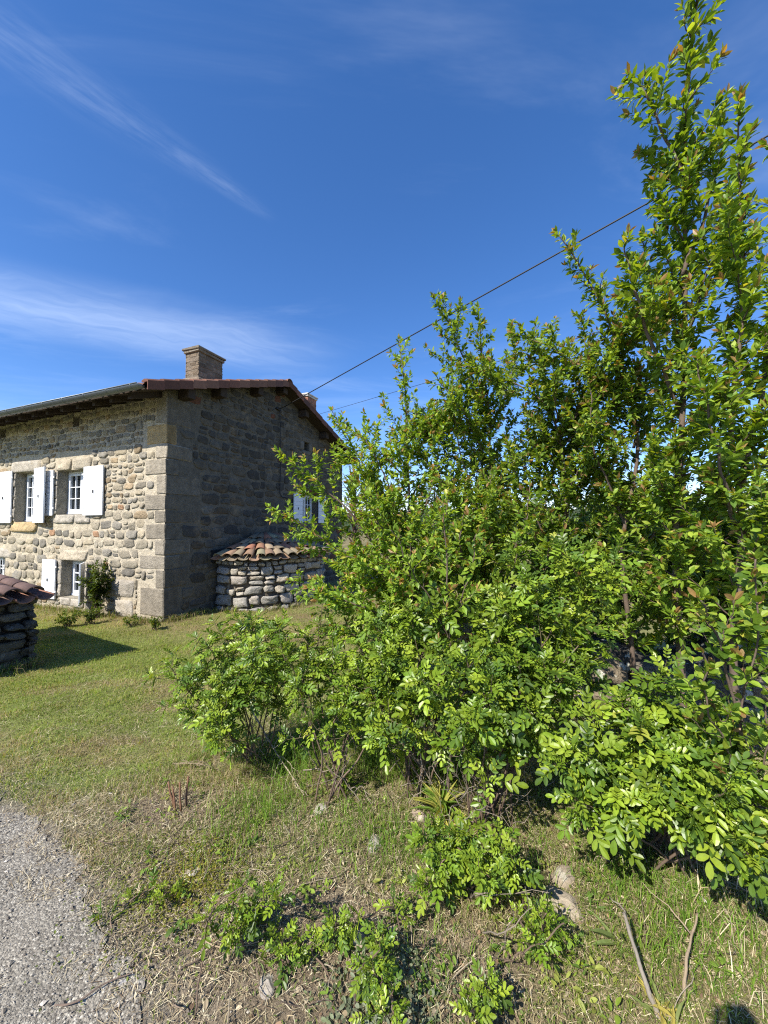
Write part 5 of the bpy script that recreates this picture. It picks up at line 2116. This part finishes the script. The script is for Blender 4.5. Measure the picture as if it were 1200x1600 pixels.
C = C * (1 - moss) + moss * np.array((0.23, 0.215, 0.03)) * r.uniform(.7, 1.2, (n, 1))
d = np.stack([r.normal(0, 1, n), r.normal(0, 1, n), r.uniform(0, .6, n)], -1)
lv.add(P, d, unit(r.normal(0, .5, (n, 3)) + np.array((0, 0, 1))), r.uniform(.005, .014, n) * (1 + 1.1 * grey[:, 0]), r.uniform(.8, 1.3, n), C)
kind(lv.build('ground_cover', M_GRASS, None), 'stuff', 'small creeping weeds and yellow moss on the bank', 'ground cover')


# loose gravel
def pebbles(P, R, C, name, label, r):
    V0 = np.array([(1, 0, 0), (-1, 0, 0), (0, 1, 0), (0, -1, 0), (0, 0, 1), (0, 0, -1)], float)
    F0 = np.array([(0, 2, 4), (2, 1, 4), (1, 3, 4), (3, 0, 4), (2, 0, 5), (1, 2, 5), (3, 1, 5), (0, 3, 5)])
    n = len(P)
    a = r.uniform(0, 6.28, n)
    sc = np.stack([r.uniform(.7, 1.4, n), r.uniform(.6, 1.0, n), r.uniform(.35, .7, n)], -1) * R[:, None]
    V = V0[None] * sc[:, None] * r.uniform(.75, 1.2, (n, 6, 1))
    x = V[..., 0] * np.cos(a)[:, None] - V[..., 1] * np.sin(a)[:, None]
    y = V[..., 0] * np.sin(a)[:, None] + V[..., 1] * np.cos(a)[:, None]
    V = np.stack([x, y, V[..., 2]], -1) + P[:, None]
    f = (np.arange(n)[:, None, None] * 6 + F0[None]).reshape(-1, 3)
    return kind(mesh_np(name, V.reshape(-1, 3), [f], M_PEBBLE, None, np.repeat(C, 6, 0)), 'stuff', label, 'gravel')


def grav_d(x, y):
    s_ = road_sd(x, y)
    return np.where(s_ > 0, .55, np.clip(.6 * np.exp(s_ / .16), 0, .6) * (.3 + 1.2 * vnoise(x * 5, y * 5, 33)))


P = scatter(170000, -4.4, .4, .7, 3.2, r, grav_d)
n = len(P)
R_ = r.uniform(.0010, .0030, n) * np.where(r.random(n) < .05, r.uniform(1.5, 4.0, n), 1)
onr = road_sd(P[:, 0], P[:, 1]) > 0
P[:, 2] += np.where(onr, .012, .003)
pc = np.array([(0.27, 0.243, 0.20), (0.36, 0.325, 0.27), (0.13, 0.112, 0.093), (0.46, 0.42, 0.36), (0.20, 0.175, 0.14)])
pebbles(P, R_, pc[r.integers(0, 5, n)] * r.uniform(.8, 1.15, (n, 1)), 'gravel', 'fine pale gravel chips loose on the road', r)


mb = MB()
for p in scatter(420, -1.6, 2.8, .8, 3.2, r, lambda x, y: (1 - lawn_mask(x, y)) * (road_sd(x, y) < .03) * .6):
    L_ = r.uniform(.05, .28)
    a_ = r.uniform(0, 6.28)
    d_ = np.array((math.cos(a_), math.sin(a_), 0))
    q_ = [p + d_ * L_ * t + np.array((r.normal(0, .012), r.normal(0, .012), 0)) for t in (0, .35, .7, 1)]
    q_ = [np.array((v[0], v[1], float(ground_z(v[0], v[1])) + .006 + r.uniform(0, .03))) for v in q_]
    mb.tube(spline(q_, 9, .003, r), np.linspace(.0024, .0012, 9) * r.uniform(.6, 1.3), 4, np.array(((.16, .12, .085), (.30, .25, .18), (.09, .065, .05))[r.integers(3)]) * r.uniform(.7, 1.2), False)
kind(mb.build('dead_twigs', M_BARK, None, True), 'stuff', 'thin dead twigs littering the bank', 'twigs')


# individual field stones
def rock(px, py, R, label, seed, col=(0.42, 0.38, 0.31), fl=.42):
    r = np.random.default_rng(seed)
    p = gp(px, py)
    import bmesh
    bm = bmesh.new()
    bmesh.ops.create_icosphere(bm, subdivisions=3, radius=1.0)
    ax = unit(r.normal(0, 1, (7, 3)))
    off = r.uniform(.62, .92, 7)
    for v in bm.verts:
        c = np.array(v.co)
        for a, o in zip(ax, off):
            q_ = c @ a
            if q_ > o:
                c = c - a * (q_ - o)
        c = c * np.array((R * 1.25, R * .85, R * fl))
        v.co = c
    me = bpy.data.meshes.new('stone')
    bm.to_mesh(me)
    bm.free()
    a_ = me.attributes.new('Col', 'FLOAT_COLOR', 'POINT')
    a_.data.foreach_set('color', np.tile(np.array(tuple(col) + (1,), np.float32), len(me.vertices)))
    me.materials.append(M_FIELDSTONE)
    o = bpy.data.objects.new('stone', me)
    COL.objects.link(o)
    o.location = (p[0], p[1], p[2] + R * fl * .12)
    o.rotation_euler = (0, 0, r.uniform(0, 6))
    tag(o, label, 'stone', 'loose stones on the bank')


for k, (px, py, R, lab, col) in enumerate((
        (302, 1363, .035, 'flat pale stone between the yellow moss and the leafy rose clump', (.34,.30,.23)),
        (190, 1535, .022, 'pale grey pebble at the edge of the gravel beside a thin twig', (.30,.29,.28)),
        (560, 1470, .035, 'brownish stone beside the little rose shoot', (.36, .28, .22)),
        (880, 1415, .075, 'long flat stone slab lying on the dry bank in front of the nearest rose bush', (.32,.27,.2)),
        (880, 1370, .06, 'rounded tan stone half under the nearest rose bush', (.28,.23,.17)),
        (500, 1265, .045, 'pale stone in the dry grass under the bare rose stems', (.33,.30,.25)),
        (585, 1318, .05, 'whitish stone in the grass behind the low rose bush', (.33,.30,.26)),
        (715, 1295, .075, 'grey stone block at the foot of the central rose bush', (.26,.25,.235)),
        (418, 1540, .035, 'dusty pale stone on the bare soil', (.28,.25,.21)),
        (108, 1440, .014, 'white chip lying on the gravel', (.45,.43,.4)),
        (1095, 1405, .02, 'small white stone in the short grass below the nearest rose bush', (.42,.4,.35)),
        (655, 1275, .05, 'brown stone beside the sword leaved plant', (.34, .27, .21)))):
    rock(px, py, R, lab, 700 + k, col)


# sticks
def stick(name, label, P, r0, r1, col, seed, side=0, cat='stick', group='dead sticks on the bank'):
    r = np.random.default_rng(seed)
    mb = MB()
    pts = spline(P, 22, .0022, r)
    mb.tube(pts, np.linspace(r0, r1, 22) * r.uniform(.86, 1.16, 22), 7, np.array(col))
    for k in range(side):
        i = r.integers(6, 20)
        d = unit(np.gradient(pts, axis=0)[i] * 20 + r.normal(0, .55, 3) + np.array((0, 0, .3)))
        e = pts[i] + d * r.uniform(.06, .22)
        mb.tube(spline([pts[i], (pts[i] + e) / 2 + r.normal(0, .012, 3), e], 7, .006, r), np.linspace(r0 * .5, r0 * .2, 7), 5, np.array(col) * 1.1)
    return tag(mb.build(name, M_BARK, None, True), label, cat, group)


def gl(px, py, dz=.01):
    p = gp(px, py)
    p[2] += dz
    return p


stick('dead_stick', 'thick grey stick with peeling bark leaning at the bottom right', [gl(1030, 1590, .0), at(1000, 1510, gp(1030, 1590)[1] + .07), at(975, 1425, gp(1030, 1590)[1] + .20)], .009, .005, (.20, .175, .14), 1, 1)
stick('dead_stick', 'thin brown stick standing right of the thick grey one', [gl(1068, 1565, 0), at(1075, 1490, gp(1068, 1565)[1] + .08), at(1091, 1428, gp(1068, 1565)[1] + .18)], .006, .003, (.26, .20, .13), 2, 1)
stick('dead_branch', 'bare pale branch fallen in front of the small separate rose bush', [gl(395, 1165, .25), gl(430, 1200, .12), gl(475, 1250, .03)], .007, .003, (.30, .25, .18), 3, 9)
stick('dead_branch', 'dry twiggy branch lying on the grass left of the small rose bush', [gl(270, 1200, .03), gl(310, 1205, .05), gl(345, 1210, .03)], .006, .003, (.20, .155, .105), 4, 5)
stick('dead_stick', 'thin curved twig lying on the gravel', [gl(85, 1578, .015), gl(120, 1575, .02), gl(165, 1545, .02), gl(205, 1530, .02)], .003, .002, (.15, .11, .085), 5)
stick('dead_stick', 'long thin twig lying on the bare soil', [gl(310, 1470, .01), gl(360, 1490, .02), gl(405, 1478, .02)], .0028, .0018, (.30, .23, .15), 6)
stick('dead_stick', 'dark twig lying on bare soil near the bottom edge', [gl(280, 1520, .01), gl(320, 1500, .015), gl(360, 1455, .02)], .003, .002, (.10, .075, .055), 7)
# cut stems
th = thing('cut_stump', 'cluster of short brown cut stems in the bare patch left of the rose bushes', 'stump', gp(282, 1268))
for px, py, tx, ty in ((275, 1268, 270, 1228), (283, 1268, 281, 1222), (290, 1262, 294, 1212), (272, 1260, 262, 1222)):
    b = gl(px, py, -.01)
    mb = MB()
    mb.tube(spline([b, at(tx, ty, b[1] + .02)], 6, .003), np.linspace(.007, .005, 6), 7, np.array((.16, .085, .05)))
    mb.build('stem', M_BARK, th, True)

# rosemary like bare uprights between the rose bushes come with the bushes; sword leaved plants:
M_SWORD = M_GRASS


def sword(name, label, base, n, L, w, seed, col, col2=None, cat='plant', flat=.5):
    r = np.random.default_rng(seed)
    lv = Leaves('sword')
    th = thing(name, label, cat, base)
    a = r.uniform(0, 6.28, n)
    el = r.uniform(.25, 1.2, n)
    d = np.stack([np.cos(a) * np.cos(el), np.sin(a) * np.cos(el), np.sin(el) * flat * 1.5], -1)
    C = np.array(col) * r.uniform(.75, 1.2, (n, 1))
    if col2 is not None:
        k = r.random(n) < .35
        C[k] = np.array(col2) * r.uniform(.8, 1.1, (int(k.sum()), 1))
    lv.add(np.repeat(base[None], n, 0) + r.normal(0, .015, (n, 3)), d, np.array((0, 0, 1.0)) + r.normal(0, .2, (n, 3)), L * r.uniform(.6, 1.1, n), w, C)
    lv.build('leaves', M_GRASS, th)


sword('sword_plant', 'bright green plant with narrow pointed leaves beside the central rose bush', at(690, 1265, gp(690, 1275)[1]), 60, .17, .16, 801, (.13, .22, .03), (.36, .36, .08), flat=.8)
sword('tulip_plant', 'broad yellowing leaves of a withered tulip at the bottom right', gp(1035, 1595), 14, .10, .34, 802, (.17, .21, .06), (.40, .34, .08), flat=.45)
sword('tulip_plant', 'pair of broad green leaves beside the thick grey stick', gp(965, 1470), 5, .13, .3, 803, (.15, .20, .06), flat=.8)
sword('tulip_plant', 'yellow withered leaves under the central rose bush', gp(700, 1300), 14, .13, .22, 804, (.44, .38, .09), (.30, .34, .07), flat=.4)
sword('tulip_plant', 'yellow green leaves at the foot of the low rose bush', gp(800, 1410), 8, .13, .2, 805, (.36, .36, .07), flat=.8)


def flower(px, py, lift, label, seed):
    r = np.random.default_rng(seed)
    b = gp(px, py + 40)
    c = at(px, py, b[1] - .02)
    th = thing('yellow_flower', label, 'flower', b, group='yellow flowers at the right edge')
    mb = MB()
    mb.tube(spline([b, (b + c) / 2 + np.array((.01, 0, .01)), c], 8, .002, r), .0018, 5, (.12, .17, .03))
    mb.build('stem', M_BARK, th)
    lv = Leaves('round')
    n = 9
    a = np.arange(n) * 2.4
    lv.add(np.repeat(c[None], n, 0), np.stack([np.cos(a), np.sin(a) - .3, r.uniform(.2, .7, n)], -1), np.array((0, -.4, 1.0)), .024, 1.3, np.array((.75, .48, .01)) * r.uniform(.85, 1.1, (n, 1)))
    lv.build('petals', M_STRAW, th)


flower(1186, 1364, .1, 'upper yellow flower at the right edge beside the nearest rose bush', 1)
flower(1196, 1398, .1, 'lower yellow flower cut by the right edge', 2)

# ------------------------------------------------------------------ the photographer, whose hands and phone throw the small shadow at the lower right
def skin(name, verts, edges, rad, mat, parent, root=0):
    me = bpy.data.meshes.new(name)
    me.from_pydata([tuple(v) for v in verts], edges, [])
    me.materials.append(mat)
    o = bpy.data.objects.new(name, me)
    COL.objects.link(o)
    o.parent = parent
    o.modifiers.new('skin', 'SKIN')
    if not me.skin_vertices:
        return o
    for i, r in enumerate(rad):
        me.skin_vertices[0].data[i].radius = (r, r)
    me.skin_vertices[0].data[root].use_root = True
    m2 = o.modifiers.new('sub', 'SUBSURF')
    m2.levels = m2.render_levels = 1
    return o


def person():
    gz = float(ground_z(0, -.4))
    th = thing('person', 'photographer in dark clothes holding a phone, only the shadow falls in the picture', 'person', (0, -.42, gz), local=True)
    V, E_, Rr = [], [], []

    def chain(start, pts):
        p = start
        for x, y, z, r in pts:
            V.append((x, y + .42, z - gz))
            Rr.append(r)
            if p is not None:
                E_.append((p, len(V) - 1))
            p = len(V) - 1
        return p
    pelvis = chain(None, [(0, -.45, .92, .13)])
    neck = chain(pelvis, [(0, -.45, 1.10, .13), (0, -.44, 1.30, .15), (0, -.42, 1.43, .10), (0, -.40, 1.50, .055)])
    face = chain(neck, [(0, -.345, 1.55, .07), (0, -.345, 1.62, .085), (0, -.36, 1.68, .08), (0, -.37, 1.72, .04)])
    chain(face - 2, [(0, -.245, 1.60, .014)])
    skinm = mat_plain('skin', (.55, .36, .26), .6, .3)
    cloth = mat_plain('dark_jacket', (.03, .035, .05), .9, .1)
    for s_ in (-1, 1):
        chain(pelvis, [(.11 * s_, -.45, .84, .10), (.12 * s_, -.44, .48, .065), (.12 * s_, -.47, .08, .045), (.13 * s_, -.36, .035, .04)])
        w = chain(2, [(.17 * s_, -.43, 1.38, .07), (.24 * s_, -.38, 1.12, .05), (.15 * s_, -.12, 1.46, .034), (.10 * s_, -.06, 1.56, .028), (.075 * s_, -.04, 1.61, .027)])
        for k, (dz, ln) in enumerate(((.045, .9), (.022, 1.0), (.0, .95), (-.022, .75))):
            chain(w, [(.062 * s_, -.012, 1.615 + dz * .6, .010), (.050 * s_, .004, 1.62 + dz, .009), ((.050 - .024 * ln) * s_, .006, 1.62 + dz, .008)])
        chain(w, [(.055 * s_, -.04, 1.64, .011), (.030 * s_, -.036, 1.66, .009)])
    skin('body', V, E_, Rr, skinm, th)

    def wear(name, idx, grow, mat):
        remap = {k: i for i, k in enumerate(idx)}
        skin(name, [V[k] for k in idx], [(remap[a], remap[b]) for a, b in E_ if a in remap and b in remap], [Rr[k] + grow for k in idx], mat, th)
    arms = [i for i, v in enumerate(V) if Rr[i] > .03 and (v[2] + gz > .86) and (v[2] + gz < 1.45 or abs(v[0]) > .12)]
    legs = [i for i, v in enumerate(V) if v[2] + gz < .95 and Rr[i] > .042]
    wear('jacket', arms, .018, cloth)
    wear('trousers', legs, .015, mat_plain('denim', (.04, .05, .09), .9, .1))
    mb = MB()
    mb.box((-.038, -.021, 1.572), (.038, -.012, 1.705), (.02, .02, .02), .004)
    ph = mb.build('phone', M_IRON, None)
    tag(ph, 'phone held upright in both hands of the photographer', 'phone')


person()
